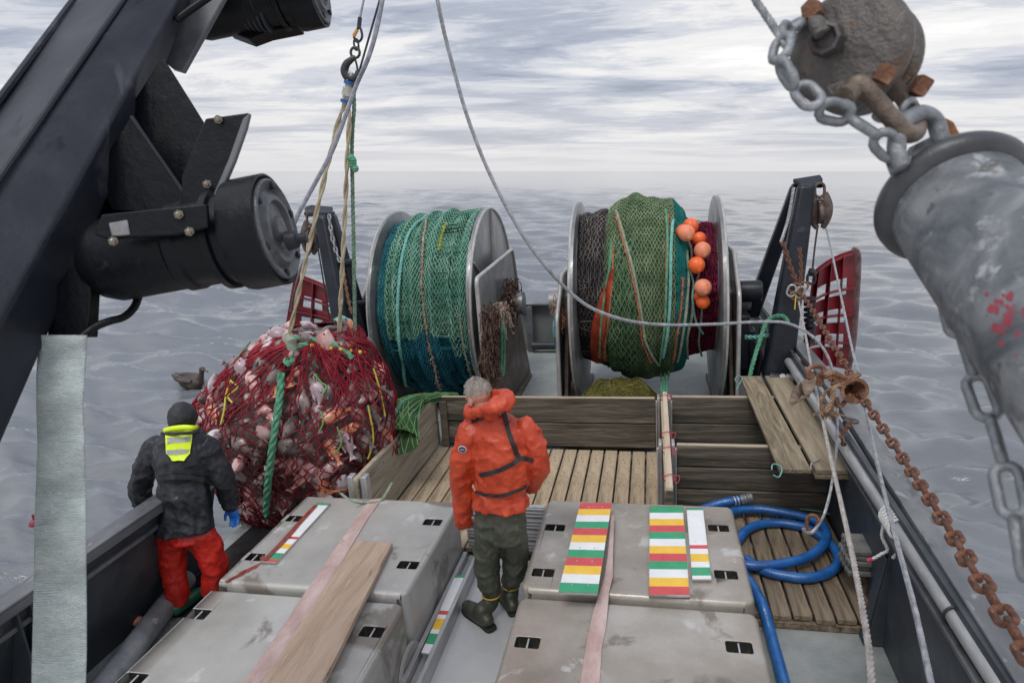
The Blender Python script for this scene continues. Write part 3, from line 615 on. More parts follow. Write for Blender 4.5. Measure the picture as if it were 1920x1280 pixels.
def drum(name, xa, xb, label):
    t = thing(name, label, 'net drum', ((xa+xb)/2, DY, -.03), 'net drums on the after deck')
    f1 = flange(t, xa, face=-1); f2 = flange(t, xb, face=1)
    mb = MB(); mb.cyl((xa-.45, DY, DZ), (xb+.45, DY, DZ), .16, n=28); mb.build('shaft', steelm, t)
    for f, x, s in ((f1, xa, -1), (f2, xb, 1)):
        for k in range(6):
            a = k*math.pi/3+.45; mb = MB(); d = Vector((0, math.cos(a), math.sin(a))); q = Vector((0, -math.sin(a), math.cos(a)))*.012
            c = Vector((x+s*.026, DY, DZ)); o_ = Vector((s*.07, 0, 0))
            mb.hexa([c+d*.2-q, c+d*.2+q, c+d*.2+q+o_, c+d*.2-q+o_], [c+d*1.30-q, c+d*1.30+q, c+d*1.30+q+o_*.4, c+d*1.30-q+o_*.4]); mb.build('rib', rimm, f)
    return t
LDx = (-3.50, -2.20); RDx = (-.93, .83)
dl = drum('net_drum', *LDx, 'steel net drum wound with green and blue netting, near the red catch')
dr = drum('net_drum', *RDx, 'steel net drum wound with olive netting and orange floats')
def stand(t, x, s, ylo, yhi, top, m=brownm):
    mb = MB(); y0, y1 = DY-.78, DY+.78
    mb.prism([(x, y0-.1, -.03), (x, y0+.28, -.03), (x, DY-.1, 1.0), (x, DY+.1, 1.0), (x, y1-.28, -.03), (x, y1+.1, -.03), (x, DY+.3, 1.45), (x, DY-.3, 1.45)], (.05*s, 0, 0)); st_ = mb.build('stand', m, t, bevel=.006)
    mb = MB(); mb.lathe((x-s*.02, DY, DZ), (s,0,0), [(0,.24),(.10,.24),(.11,.2),(.16,.2),(.16,0)], 28); mb.build('bearing', steelm, t)
    mb = MB(); mb.bb(x-.16, x+.2, y0-.15, y1+.15, -.03, .02); mb.build('base_plate', m, t, bevel=.005)
# side guards (plates with a rounded pipe rim)
def guard(t, x, th, pts, m=steelm, rim=rimm, r=.025, slot=None):
    P = [Vector((x, y, z)) for y, z in pts]; Q = []
    n = len(P)
    for i in range(n):
        a, b, c = P[i-1], P[i], P[(i+1) % n]; d1 = (a-b).normalized(); d2 = (c-b).normalized(); k = .09
        for q in range(6): tt = q/5; Q.append((b+d1*k)*(1-tt)**2+b*2*tt*(1-tt)+(b+d2*k)*tt*tt)
    mb = MB(); mb.prism(Q, (th, 0, 0)); g = mb.build('side_plate', m, t)
    mb = MB(); mb.tube(Q, r, 10, closed=True); mb.build('rim', rim, g); return g
def yz(u, v, x): p = at(u, v, x=x); return (p.y, p.z)
xg = -1.98
guard(dl, xg, -.02, [yz(893,523,xg), yz(960,467,xg), yz(973,560,xg), yz(985,700,xg), yz(905,660,xg)], r=.028)
stand(dl, -2.06, -1, 0, 0, 0)
mb = MB(); mb.prism([Vector((xg+.03, *yz(905,600,xg))), Vector((xg+.03, *yz(958,540,xg))), Vector((xg+.03, *yz(990,705,xg))), Vector((xg+.03, *yz(970,748,xg))), Vector((xg+.03, *yz(925,748,xg)))], (.03,0,0)); mb.build('splash_plate', brownm, dl, bevel=.004)
mb = MB(); p0 = Vector((xg+.05, *yz(930,590,xg))); p1 = Vector((xg+.05, *yz(958,530,xg))); mb.tube([p0, p1], .02, 8); mb.build('hook_bar', rimm, dl)
guard(dl, -3.72, -.02, [(DY-1.25, .35), (DY-1.25, 1.45), (DY-.6, 1.9), (DY+.4, 1.9), (DY+.4, .35)], r=.03)
stand(dl, -3.62, -1, 0, 0, 0)
guard(dr, -1.16, -.02, [(DY-1.0, .15), (DY-.95, 1.3), (DY-.3, 1.75), (DY+.4, 1.75), (DY+.5, .15)], r=.028)
stand(dr, -1.08, -1, 0, 0, 0)
guard(dr, 1.02, .02, [(DY-1.05, .1), (DY-1.0, 1.55), (DY-.4, 2.0), (DY+.4, 2.0), (DY+.5, .1)], r=.028)
stand(dr, .96, 1, 0, 0, 0)
mb = MB(); mb.lathe((1.06, DY-.15, 1.45), (1,0,0), [(0,.11),(.05,.14),(.32,.14),(.34,.12),(.34,0)], 24); mo = mb.build('motor', navy, dr)
mb = MB(); mb.bb(1.04, 1.22, DY-.5, DY+.2, .5, 1.2); mb.bb(1.22, 1.30, DY-.45, DY-.1, .2, 1.0); mb.build('valve_block', navy, dr, bevel=.02)
for k in range(4):
    mb = MB(); mb.tube(spline([(1.24, DY-.4+.1*k, .9), (1.36, DY-.5+.1*k, .7-.05*k), (1.30, DY-.55+.1*k, .3), (1.2, DY-.5+.05*k, 0)], 6), .02, 8); mb.build('hydraulic_hose', navy, dr)
# ---- netting materials
def netm(name, cols, scale=5, **k): a = dict(scale=scale, rough=.85, spec=.15, bump=.8, bscale=150); a.update(k); return mat(name, cols, **a)
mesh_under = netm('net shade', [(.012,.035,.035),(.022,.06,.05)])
n_green = netm('light green twine', [(.08,.25,.19),(.17,.37,.28),(.29,.46,.36)], blot=((.34,.36,.28), .63), blotscale=3)
n_blue = netm('blue green twine', [(.015,.10,.15),(.025,.16,.22),(.05,.25,.29)])
n_teal = netm('teal twine', [(.01,.12,.115),(.02,.20,.18)])
n_olive = netm('olive green twine', [(.10,.16,.085),(.17,.25,.135),(.26,.33,.20)], blot=((.12,.13,.14), .64), blotscale=2)
n_midg = netm('mid green twine', [(.07,.17,.09),(.13,.26,.14),(.2,.33,.2)])
n_dark = netm('brown grey twine', [(.06,.05,.055),(.13,.115,.11),(.22,.20,.18)])
n_red = netm('brick red twine', [(.24,.035,.02),(.40,.07,.035),(.48,.12,.06)])
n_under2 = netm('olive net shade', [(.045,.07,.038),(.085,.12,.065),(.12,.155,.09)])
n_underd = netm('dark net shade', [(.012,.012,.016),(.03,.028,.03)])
n_maroon = netm('maroon net', [(.10,.01,.025),(.22,.02,.06),(.42,.03,.12)], 3)
r_turq = mat('turquoise rope', [(.08,.30,.27),(.16,.42,.37),(.26,.5,.45)], 20, .8, bump=.6, bscale=120)
r_green = mat('green rope', [(.04,.19,.11),(.09,.30,.18),(.17,.38,.25)], 14, .8, bump=.8, bscale=120, blot=((.25,.36,.28), .62), blotscale=9)
r_grey = mat('grey green old rope', [(.14,.18,.13),(.24,.28,.21),(.34,.36,.29)], 20, .85, bump=.6, bscale=120)
r_tan = mat('tan lacing', [(.20,.15,.11),(.36,.27,.21),(.5,.40,.33)], 25, .9)
r_redb = mat('brick lacing', [(.25,.08,.04),(.40,.15,.08),(.42,.24,.15)], 25, .9)
def drumfn(x0, x1, rf, zc=DZ):
    def fn(s, th, lift=0):
        x = x0+(x1-x0)*s; r = rf(s, th)+lift
        return Vector((x, DY-r*math.sin(th), zc+r*math.cos(th)))
    return fn
def onpx(fn, x0, x1, u, v, lift=0.01, rf=None, zc=DZ):
    """point of the wound surface met by a line of sight: used once to read rope courses off the photograph"""
    d = ray(u, v).normalized(); r = 1.2; p = None
    for _ in range(6):
        oy, oz = CAM.y-DY, CAM.z-zc; A = d.y**2+d.z**2; B = oy*d.y+oz*d.z; Cc = oy*oy+oz*oz-(r+lift)**2; D = B*B-A*Cc
        tt = (-B-math.sqrt(max(D, 0)))/A; p = CAM+d*tt; th = math.atan2(DY-p.y, p.z-zc); s = (p.x-x0)/(x1-x0); r = rf(min(1, max(0, s)), th)
    return s, th
A0, A1 = -.9, 3.6
# ---- green/blue net on the drum by the catch
LX0, LX1 = -3.46, -2.235
def rfL(s, th):
    s2 = s-.10*max(0, th-1.5); prof = 1.14+.17*min(1, (s/.28))**.7 if s < .28 else 1.31
    fold = .022*math.sin(s2*33+.4*math.sin(th*2))+.016*math.sin(s2*61+1)+.02*math.sin(s2*14+th*.6)
    dips = -.05*math.exp(-((s2-.53)/.018)**2)-.04*math.exp(-((s2-.74)/.015)**2)-.03*math.exp(-((s2-.30)/.012)**2)
    return prof+fold+dips+.05*noise.noise((s*3, th*1.7, 1))+.018*noise.noise((s*14, th*7, 3))-(.05*max(0, th-2))
fnL = drumfn(LX0, LX1, rfL)
tn = thing('trawl_net', 'green and blue trawl net wound on the drum near the red catch', 'trawl net', (-2.85, DY, DZ-1.3), 'trawl nets wound on drums')
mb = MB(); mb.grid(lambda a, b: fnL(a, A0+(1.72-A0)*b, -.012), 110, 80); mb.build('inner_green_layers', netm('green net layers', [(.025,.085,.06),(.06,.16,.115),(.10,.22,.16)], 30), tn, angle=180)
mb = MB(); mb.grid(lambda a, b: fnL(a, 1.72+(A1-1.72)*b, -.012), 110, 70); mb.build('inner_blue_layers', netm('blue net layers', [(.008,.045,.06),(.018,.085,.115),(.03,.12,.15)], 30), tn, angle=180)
TB = 1.70
def band(t, name, fn, s0, s1, t0, t1, nu, nv, r, m, lift=0, slant=0, jit=.12, layers=2, tfun=None):
    mb = MB()
    for L_ in range(layers):
        def g(u, v):
            th = (t0(u) if callable(t0) else t0)*(1-v)+(t1(u) if callable(t1) else t1)*v
            s = s0+(s1-s0)*((u+L_*.5/nu) % 1 if u < 1 else 1)
            s = min(s1, max(s0, s+slant*max(0, th-1.5)*(1 if s < .93 else .3)+.003*math.sin(th*13+u*40)))
            return fn(min(1, s), th, lift+.006*L_)
        diamonds(g, nu, nv, r, n=3, mb=mb, jit=jit)
    return mb.build(name, m, t, fix=False, angle=180)
bj = lambda u: TB+.05*math.sin(u*9)+.03*math.sin(u*23)+(.12 if u > .8 else 0)
band(tn, 'green_panel', fnL, .10, 1, A0, bj, 25, 76, .0090, n_green, layers=1)
band(tn, 'blue_panel', fnL, .10, 1, bj, 3.4, 28, 60, .0090, n_blue, slant=.06, layers=1)
band(tn, 'selvedge_panel', fnL, 0, .10, A0, 3.4, 3, 120, .008, n_blue, layers=1)
def srope(t, name, fn, pts, x0, x1, rf, r, m, strands=3, lift=.02, zc=DZ, k=8, plain=False):
    st_ = [onpx(fn, x0, x1, u, v, lift, rf, zc) for u, v in pts]
    P = spline([Vector((a, b, 0)) for a, b in st_], k); P = [fn(p.x, p.y, lift) for p in P]
    mb = MB(); (mb.tube(P, r, 7) if plain else rope(mb, P, r, strands)); return mb.build(name, m, t, fix=False)
srope(tn, 'hauling_rope', fnL, [(800,405),(772,430),(757,470),(748,530),(745,590),(749,650),(757,700),(766,734)], LX0, LX1, rfL, .022, r_turq, lift=.035)
# frayed lacing along the seam
def lacing(t, name, fn, pts, x0, x1, rf, m, zc=DZ, n=260, spread=.012, lift=.02, ln=.05):
    st_ = [onpx(fn, x0, x1, u, v, lift, rf, zc) for u, v in pts]; P = spline([Vector((a, b, 0)) for a, b in st_], 12)
    mb = MB(); W_ = x1-x0
    mb.tube([fn(p.x, p.y, lift) for p in P], .011, 5)
    for _ in range(n):
        i = random.randrange(len(P)-1); p = P[i].lerp(P[i+1], random.random())
        a = fn(p.x+random.uniform(-spread, spread)/W_, p.y, lift); q = Vector((random.gauss(0, 1), random.gauss(-.3, 1), random.gauss(-.4, 1))).normalized()*random.uniform(.3, 1)*ln
        mb.tube([a, a+q*.5+Vector((0,-.012,.008)), a+q], [.006, .005, .002], 4)
    return mb.build(name, m, t, fix=False)
lacing(tn, 'seam_lacing', fnL, [(800,412),(793,455),(792,500),(790,540),(796,590),(803,640),(815,690),(826,730)], LX0, LX1, rfL, r_tan)
lacing(tn, 'seam_lacing', fnL, [(862,590),(868,640),(880,690),(890,725)], LX0, LX1, rfL, r_grey, n=110)
lacing(tn, 'twine_tufts', fnL, [(835,418),(828,440),(822,470)], LX0, LX1, rfL, mat('yellow green twine', [(.25,.38,.08),(.5,.5,.12)], 30, .8), n=120, ln=.045)
# ---- olive net with floats
RX0, RX1 = -.895, .795; ZR = 1.50
def rfR(s, th):
    xs = [0, .09, .2, .30, .42, .60, .70, .77, .80, .86, 1]; ys = [1.0, 1.03, 1.10, 1.17, 1.215, 1.18, 1.15, 1.05, .93, .86, .85]
    r = float(np.interp(s, xs, ys))
    return r+.012*math.sin(s*48+th)+.012*math.sin(s*21-th*1.3)+.04*noise.noise((s*3.5, th*1.5, 4))+.018*noise.noise((s*14, th*7, 3))-.04*math.exp(-((s-.21)/.01)**2)-(.07*max(0, th-2.0))*(1 if s < .30 else 0)
fnR = drumfn(RX0, RX1, rfR, ZR)
tn2 = thing('trawl_net', 'olive, grey and teal trawl net hung with orange floats on the starboard drum', 'trawl net', (-.05, DY, .2), 'trawl nets wound on drums')
def base(s0, s1, m, name, n=30):
    mb = MB(); mb.grid(lambda a, b: fnR(s0+(s1-s0)*a, A0+(3.5-A0)*b, -.012), n, 100); return mb.build(name, m, tn2, angle=180)
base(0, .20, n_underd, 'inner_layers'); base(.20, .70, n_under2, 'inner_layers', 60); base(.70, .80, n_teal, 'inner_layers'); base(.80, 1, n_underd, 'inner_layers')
band(tn2, 'grey_panel', fnR, 0, .22, A0, 3.4, 7, 84, .0085, n_dark, jit=.3, layers=1)
band(tn2, 'olive_panel', fnR, .20, .70, A0, 3.1, 20, 100, .0080, n_olive, lift=.004, layers=1)
band(tn2, 'mid_green_panel', fnR, .19, .43, .9, 3.3, 6, 40, .0085, n_midg, lift=.02, layers=1)
band(tn2, 'teal_panel', fnR, .70, .79, A0, 3.3, 6, 80, .0085, n_teal)
band(tn2, 'maroon_panel', fnR, .80, 1, .2, 3.2, 10, 60, .0085, n_maroon, layers=1, jit=.4)
def patch(pts, m, name, lift=.03, n=14):
    st_ = [onpx(fnR, RX0, RX1, u, v, lift, rfR, ZR) for u, v in pts]
    L_ = spline([Vector((a, b, 0)) for a, b in st_[:len(st_)//2]], 8); R_ = spline([Vector((a, b, 0)) for a, b in st_[len(st_)//2:][::-1]], 8)
    mb = MB(); mb.grid(lambda a, b: (lambda p: fnR(p.x, p.y, lift+.012*math.sin(b*9)))(L_[int(a*(len(L_)-1))].lerp(R_[int(a*(len(R_)-1))], b)), len(L_), n); o_ = mb.build(name+'_lining', n_red, tn2, angle=180)
    mb = MB(); g = lambda u, v: (lambda p: fnR(p.x, p.y, lift+.012))(L_[int(v*(len(L_)-1))].lerp(R_[int(v*(len(R_)-1))], u)); diamonds(g, 7, 22, .007, n=3, mb=mb); mb.build(name+'_mesh', m, tn2, fix=False)
patch([(1147,503),(1125,560),(1108,620),(1110,675),  (1128,678),(1132,640),(1140,580),(1150,505)], n_red, 'red_fold')
for nm, pts, r, m in (('seam_rope', [(1147,455),(1143,500),(1134,550),(1127,610),(1124,670)], .018, r_green),
    ('seam_rope', [(1155,395),(1172,450),(1190,520),(1203,590),(1210,640),(1225,672),(1235,686)], .017, r_grey),
    ('seam_rope', [(1248,392),(1252,450),(1250,520),(1247,600),(1240,660),(1236,686)], .015, r_green),
    ('seam_rope', [(1262,412),(1258,470),(1257,540),(1253,610),(1243,670)], .02, r_turq),
    ('seam_rope', [(1288,470),(1291,520),(1288,570),(1280,630),(1270,678)], .018, r_grey),
    ('seam_rope', [(1300,560),(1296,600),(1288,640),(1290,672)], .018, r_grey)):
    srope(tn2, nm, fnR, pts, RX0, RX1, rfR, r, m, lift=.035, zc=ZR)
for pts, m, n in (([(1153,400),(1168,450),(1186,520),(1199,590),(1205,640),(1222,680)], r_redb, 150), ([(1150,460),(1148,520),(1142,590),(1134,650),(1134,675)], r_redb, 160), ([(1253,400),(1250,470),(1248,560),(1244,640)], r_redb, 140), ([(1281,520),(1277,580),(1268,640),(1262,680)], r_redb, 120)):
    lacing(tn2, 'edge_lacing', fnR, pts, RX0, RX1, rfR, m, zc=ZR, n=n, spread=.02, lift=.025, ln=.028)
orange = [mat('orange float', [(.72,.10,.02),(.85,.16,.03)], 4, .35, blot=((.75,.28,.14), .6), blotscale=6), mat('faded orange float', [(.66,.20,.10),(.78,.30,.18)], 4, .45, blot=((.6,.14,.06), .6), blotscale=6)]
for k, (u, v, r, c, dp) in enumerate([(1281,434,.085,0,.10), (1295,424,.098,0,.12), (1287,437,.098,1,.2), (1311,448,.085,0,.14), (1317,469,.100,1,.24), (1306,497,.100,0,.22), (1318,539,.102,1,.26), (1318,566,.085,0,.18), (1311,556,.07,0,.12)]):
    s_, th_ = onpx(fnR, RX0, RX1, u, v, dp, rfR, ZR); p = fnR(s_, th_, dp)
    mb = MB(); ax = (Vector((.3, -.8, -.6))).normalized(); mb.lathe(p, ax, [(-r, .0), (-r*1.02, .018)]+[(-r*math.cos(a), r*math.sin(a)) for a in np.linspace(.2, math.pi-.2, 14)]+[(r*1.02, .018), (r, 0)], 22); mb.build('float', orange[c], tn2, angle=60)
for pts in ([(1287,446),(1296,468),(1298,490),(1310,512),(1304,535),(1312,555),(1316,580),(1310,640),(1316,670)], [(1290,500),(1300,530),(1298,560),(1304,600),(1318,625)]):
    P = [];
    for u, v in pts: s_, th_ = onpx(fnR, RX0, RX1, u, v, .05, rfR, ZR); P.append(fnR(s_, th_, .06))
    mb = MB(); rope(mb, spline(P, 6), .014); mb.build('float_line', r_grey if pts[0][0] == 1287 else r_turq, tn2, fix=False)
# bights of netting fallen from the drum on deck
def heap(pts, h, name, label, m, mu, cell=.05, r=.006, seed=1, flat=False):
    """pts: outline points on the deck (x,y,z)"""
    c = sum((Vector(p) for p in pts), Vector())/len(pts); ring = spline(pts, 5, closed=True); n = len(ring)
    def fn(u, v):
        p = ring[int(u*n) % n].lerp(ring[(int(u*n)+1) % n], u*n-int(u*n)); q = p.lerp(c, v)
        return Vector((q.x, q.y, q.z+h*(1-(1-v)**4)*(1+.35*noise.noise((q.x*4+seed, q.y*4, 0)))+.05*abs(noise.noise((q.x*9, q.y*9, seed)))))
    t = thing(name, label, 'netting', c)
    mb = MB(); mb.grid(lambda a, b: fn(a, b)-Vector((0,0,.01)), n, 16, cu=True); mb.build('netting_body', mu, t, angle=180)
    mb = MB(); diamonds(lambda u, v: fn(u, min(.99, v)), max(10, n), 18, r, cu=True, n=3, mb=mb, jit=.2); mb.build('netting_mesh', m, t, fix=False)
    return t
n_yel = netm('mustard netting', [(.07,.065,.018),(.14,.13,.035),(.20,.18,.055)])
heap([(-1.05,7.4,-.03), (-.1,7.35,-.03), (.16,7.9,-.03), (.08,8.5,-.03), (-.5,8.75,-.03), (-.88,8.4,-.03)], .52, 'loose_netting', 'mustard and green netting fallen on deck below the olive net', n_yel, netm('mustard net shade', [(.06,.055,.015),(.12,.11,.03)]))
mb = MB()
for k in range(3): rope(mb, spline([fnR(.60+.03*k, 2.6, .02), Vector((.12+.03*k, 8.2, .35)), Vector((.08+.03*k, 8.0, .12)), Vector((-.1+.02*k, 7.75, .04))], 6), .016)
tag(mb.build('seam_rope', r_green, fix=False), 'green seam ropes trailing from the olive net to the deck', 'rope')
# green netting bundle over the pen corner
gm = netm('grass green twine', [(.06,.15,.05),(.14,.27,.11),(.24,.36,.18)])
t_ = thing('net_bundle', 'bundle of grass green netting pulled over the corner of the pen beside the catch', 'netting', (-2.8, 6.7, .5))
E0 = [at(738,828,y=5.9), at(745,790,y=6.1), at(775,752,y=6.9), at(815,742,y=7.25), at(852,744,y=7.5)]
mid = spline(E0, 8)
mb = MB(); wid = lambda q: .17*(1-q)+.05
def bfn(a, b):
    i = min(len(mid)-2, int(b*(len(mid)-1))); p = mid[i].lerp(mid[i+1], b*(len(mid)-1)-i); w_ = wid(b); an = 2*math.pi*a
    return p+Vector((math.cos(an)*w_*1.15, .25*math.cos(an)*w_, math.sin(an)*w_*.62+.03*math.sin(b*7)))
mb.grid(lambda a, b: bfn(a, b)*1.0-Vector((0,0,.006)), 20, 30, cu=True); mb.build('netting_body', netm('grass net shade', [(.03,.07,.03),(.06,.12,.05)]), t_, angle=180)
mb = MB()
for k in range(46):
    a = random.random(); P = [bfn(a+.10*math.sin(b*4+k)+.02*random.random(), b)+Vector((random.gauss(0,.006), 0, random.gauss(0,.006))) for b in np.linspace(0, 1, 14)]; mb.tube(P, .0065, 4)
mb.build('netting_strands', gm, t_, fix=False)
mb = MB(); rope(mb, spline([at(740,775,y=6.0), at(755,755,y=6.3), at(785,742,y=7.0), at(822,744,y=7.3)], 8), .02); mb.build('head_rope', r_green, t_, fix=False)
# ---- hanging coils on the drum guards
def hank(pts_px, x, m, label, n=7, r=.013, wdt=.06, name='rope_hank', frz=0, loops=True):
    mb = MB(); P = [Vector((x, *yz(u, v, x))) for u, v in pts_px]; 
    for k in range(n):
        ox = random.uniform(-.02, .05); oy = random.uniform(-wdt, wdt)
        Q = [P[0]]+[p+Vector((ox+random.gauss(0,.006), oy*(.4+.6*min(1, i/2)), random.gauss(0,.012))) for i, p in enumerate(P[1:], 1)]
        if loops: Q += [Q[-1]+Vector((.02, wdt*.5, -.02)), *[q+Vector((.025, wdt*.5+random.gauss(0,.006), 0)) for q in Q[::-1][1:]]]
        rope(mb, spline(Q, 5), r, 3 if r > .011 else 2)
    return tag(mb.build(name, m, fix=False), label, 'rope')
hank([(938,590),(935,620),(938,660),(936,695)], -1.90, r_green, 'hank of pale green rope hanging from the side plate beside the green net', n=6, r=.015)
def tangle(box_px, x, m, name, label, n=60, r=.007, th=.08):
    mb = MB(); 
    for k in range(n):
        u = random.uniform(box_px[0], box_px[2]); v = random.uniform(box_px[1], box_px[3]); p = Vector((x+random.uniform(0, th), *yz(u, v, x))); Q = [p]
        for _ in range(5): p = p+Vector((random.gauss(0,.02), random.gauss(0,.04), random.gauss(-.035,.04))); Q.append(p.copy())
        mb.tube(spline(Q, 3), r, 4)
    return tag(mb.build(name, m, fix=False), label, 'rope')
dbrown = mat('dark brown twine', [(.045,.022,.016),(.09,.048,.035),(.14,.09,.07)], 20, .9)
tangle((903,570,925,690), -1.93, dbrown, 'twine_tangle', 'shaggy dark brown twine tangle on the near side plate rim', 230)
tangle((945,520,962,575), -1.93, dbrown, 'twine_tangle', 'dark brown twine knotted at the upper rear of the side plate', 120)
tangle((925,565,948,592), -1.93, r_tan, 'twine_tangle', 'pale tan rope knot above the green hank', 60, r=.010)
tangle((1040,560,1052,610), -1.22, mat('salmon rope', [(.3,.12,.07),(.5,.3,.2)], 20, .9), 'twine_tangle', 'salmon rope ends hanging at the edge of the float net drum', 60)
hank([(1048,560),(1043,590),(1040,620),(1042,645)], -1.24, mat('sky blue twine', [(.05,.28,.36),(.12,.42,.5)], 20, .8), 'hank of sky blue twine hanging at the edge of the float net drum', n=12, r=.008, wdt=.05, name='twine_hank')
hank([(1046,610),(1043,635),(1044,660)], -1.25, mat('pale twine', [(.35,.4,.38),(.55,.58,.55)], 20, .8), 'loops of pale twine below the sky blue hank', n=6, r=.006, wdt=.06, name='twine_hank')
# ------------------------------------------------------------------ gallows (A-frames), blocks, trawl doors
def gallows(s):
    t = thing('gallows', 'navy steel gallows with two legs standing on the starboard quarter' if s > 0 else 'navy steel gallows with two legs and grey chain behind the catch', 'gallows', (1.6 if s > 0 else -3.8, 8.8, 0), 'gallows on the quarters')
    def leg(p0, p1, w0, w1, d0, d1):
        mb = MB(); p0, p1 = Vector(p0), Vector(p1)
        def q(p, w, d): return [p+Vector(v) for v in ((-w/2,-d/2,0),(w/2,-d/2,0),(w/2,d/2,0),(-w/2,d/2,0))]
        mb.hexa(q(p0, w0, d0), q(p1, w1, d1)); return mb.build('leg', navy, t, bevel=.05, seg=4)
    if s > 0:
        top = at(1512,345,y=8.7); topb = at(1497,345,y=8.95)
        leg(at(1455,706,y=8.3), top, .34, .20, .3, .16); leg(at(1405,600,y=9.7), topb, .20, .17, .25, .16)
        leg(at(1400,705,y=9.3), at(1411,590,y=9.65), .30, .20, .3, .25)
        pl = [at(1486,343,y=8.85), at(1538,335,y=8.85), at(1543,343,y=8.8), at(1530,352,y=8.7), at(1500,352,y=8.7)]
    else:
        top = at(603,402,y=7.9); topb = at(617,400,y=8.1)
        leg(at(660,690,y=7.45), top, .22, .18, .25, .16); leg(at(700,690,y=8.0), topb, .20, .16, .25, .16)
        pl = [at(571,396,y=8.1), at(585,391,y=8.1), at(625,395,y=8.1), at(622,404,y=7.9), at(578,407,y=7.9)]
        mb = MB(); mb.tube([at(640,494,y=7.8), at(664,492,y=7.95)], .05, 14); mb.build('cross_bar', navy, t)
        mb = MB(); mb.tube([at(652,570,y=7.6), at(690,567,y=8.0)], .03, 10); mb.build('cross_bar', navy, t)
    mb = MB(); mb.prism(pl, (0, 0, .05)); mb.prism([p+Vector((0,-.03,-.06)) for p in pl[:3]]+[pl[2]+Vector((0,.05,-.06)), pl[0]+Vector((0,.08,-.06))], (0,0,.05)); mb.build('head_plate', navy, t, bevel=.012)
    return t
gallows(1); gallows(-1)
blockm = mat('old block', [(.035,.025,.022),(.09,.065,.055),(.17,.13,.11)], 10, .55, metal=.3, blot=((.20,.09,.05), .6), blotscale=12)
def hblock(u, v0, v1, y, label, w=15, tilt=0):
    a = at(u, v0, y=y); b = at(u+tilt, v1, y=y); L_ = (b-a).length; t = thing('towing_block', label, 'block', b, 'towing blocks on the gallows'); d = (b-a).normalized()
    sx = Vector((1,0,0)); wd = L_*.26
    for k in (-1, 1):
        mb = MB(); pr = []
        for q in range(17):
            f = q/16; hw = wd*(.32+.68*math.sin(math.pi*min(1, .15+f*.85))**.6); pr.append((f, hw*.9))
        c = [a+d*L_*(.12+.88*f)+Vector((hw*.25*k, 0, 0)) for f, hw in pr]
        out_ = [a+d*L_*(.12+.88*f)+Vector((k*(hw), -.03, 0)) for f, hw in pr]
        mb.tube([a+d*L_*(.12+.88*f)+Vector((k*hw*.75, 0, 0)) for f, hw in pr], [.012+.018*math.sin(math.pi*f) for f, hw in pr], 8, flat=2.2); mb.build('cheek', blockm, t)
    mb = MB(); mb.lathe(a+d*L_*.62+Vector((-.03,0,0)), (1,0,0), [(0,L_*.30),(.015,L_*.27),(.045,L_*.27),(.06,L_*.30)], 22); mb.build('sheave', blockm, t)
    mb = MB(); mb.tube([a+d*L_*.30-sx*.05, a+d*L_*.30+sx*.05], .02, 8); mb.build('pin', blockm, t)
    mb = MB(); mb.tube(link_pts(a+d*L_*.06, d, Vector((0,1,0)), L_*.34, L_*.22), .017, 7, closed=True); mb.build('shackle', blockm, t)
hblock(1537, 352, 428, 8.7, 'brown towing block hanging from the starboard gallows')
hblock(583, 405, 476, 7.95, 'brown towing block hanging from the gallows behind the catch')
redm = mat('trawl door red', [(.08,.004,.010),(.16,.007,.015),(.24,.015,.024)], 2.5, .4, bump=.3, blot=((.05,.02,.02), .63), blotscale=3)
def door(c, name_label, pts, y, ribs, slots, curve=.18, flip=1):
    """pts TL TR BR BL in pixels"""
    TL, TR, BR, BL = [at(u, v, y=y+dy) for (u, v, dy) in pts]
    t = thing('trawl_door', name_label, 'trawl door', (TL+TR+BR+BL)/4-Vector((0,0,.5)), 'red trawl doors')
    def P(a, b, d=0):
        p = TL.lerp(TR, a).lerp(BL.lerp(BR, a), b); bow = curve*math.sin(math.pi*a)
        return p+Vector((0, bow+d, 0))
    def pan(a0, a1, b0, b1, nm='panel', th=.03):
        mb = MB(); n = 6
        rg = [[P(a0+(a1-a0)*i/n, b0), P(a0+(a1-a0)*i/n, b1), P(a0+(a1-a0)*i/n, b1, th), P(a0+(a1-a0)*i/n, b0, th)] for i in range(n+1)]
        mb.loft(rg); mb.build(nm, redm, t, bevel=.004)
    for (b0, b1) in slots: pan(0, 1, b0, b1)
    pan(0, .16, 0, 1, 'edge', .028); pan(.86, 1, 0, 1, 'edge', .028); pan(.42, .50, 0, 1, 'web', .027)
    for a in ribs:
        mb = MB(); q = [[P(a, b, -.001), P(a+.02, b, -.001), P(a+.02, b, -.09), P(a, b, -.09)] for b in np.linspace(.02, .98, 8)]; mb.loft(q); mb.build('rib', redm, t, bevel=.004)
    for b in (.02, .30, .52, .76):
        mb = MB(); q = [[P(a, b, -.002), P(a, b+.02, -.002), P(a, b+.02, -.07), P(a, b, -.07)] for a in np.linspace(0.02, .98, 8)]; mb.loft(q); mb.build('stringer', redm, t, bevel=.003)
    return t
door(0, 'curved red steel trawl door hanging outside the starboard gallows', [(1526,508,.0),(1606,466,.5),(1594,694,.5),(1500,690,.0)], 9.2, (.12,.46,.72), [(0,.22),(.36,.48),(.60,.70),(.82,1)])
mb = MB(); E_ = [at(1598,468,y=9.25), at(1609,480,y=9.2), at(1606,560,y=9.2), at(1600,640,y=9.2), at(1590,694,y=9.2)]; mb.tube(spline(E_, 5), .022, 8, flat=1.8); tag(mb.build('shoe_plate', mat('scraped red edge', [(.09,.03,.035),(.20,.14,.14)], 9, .5)), 'scraped steel shoe along the outer edge of the starboard trawl door', 'shoe plate')
door(0, 'red steel trawl door hanging outside the gallows behind the catch', [(552,512,.2),(652,566,.1),(690,665,.0),(530,640,.2)], 9.6, (.30,.62), [(0,.28),(.45,.6),(.76,1)])
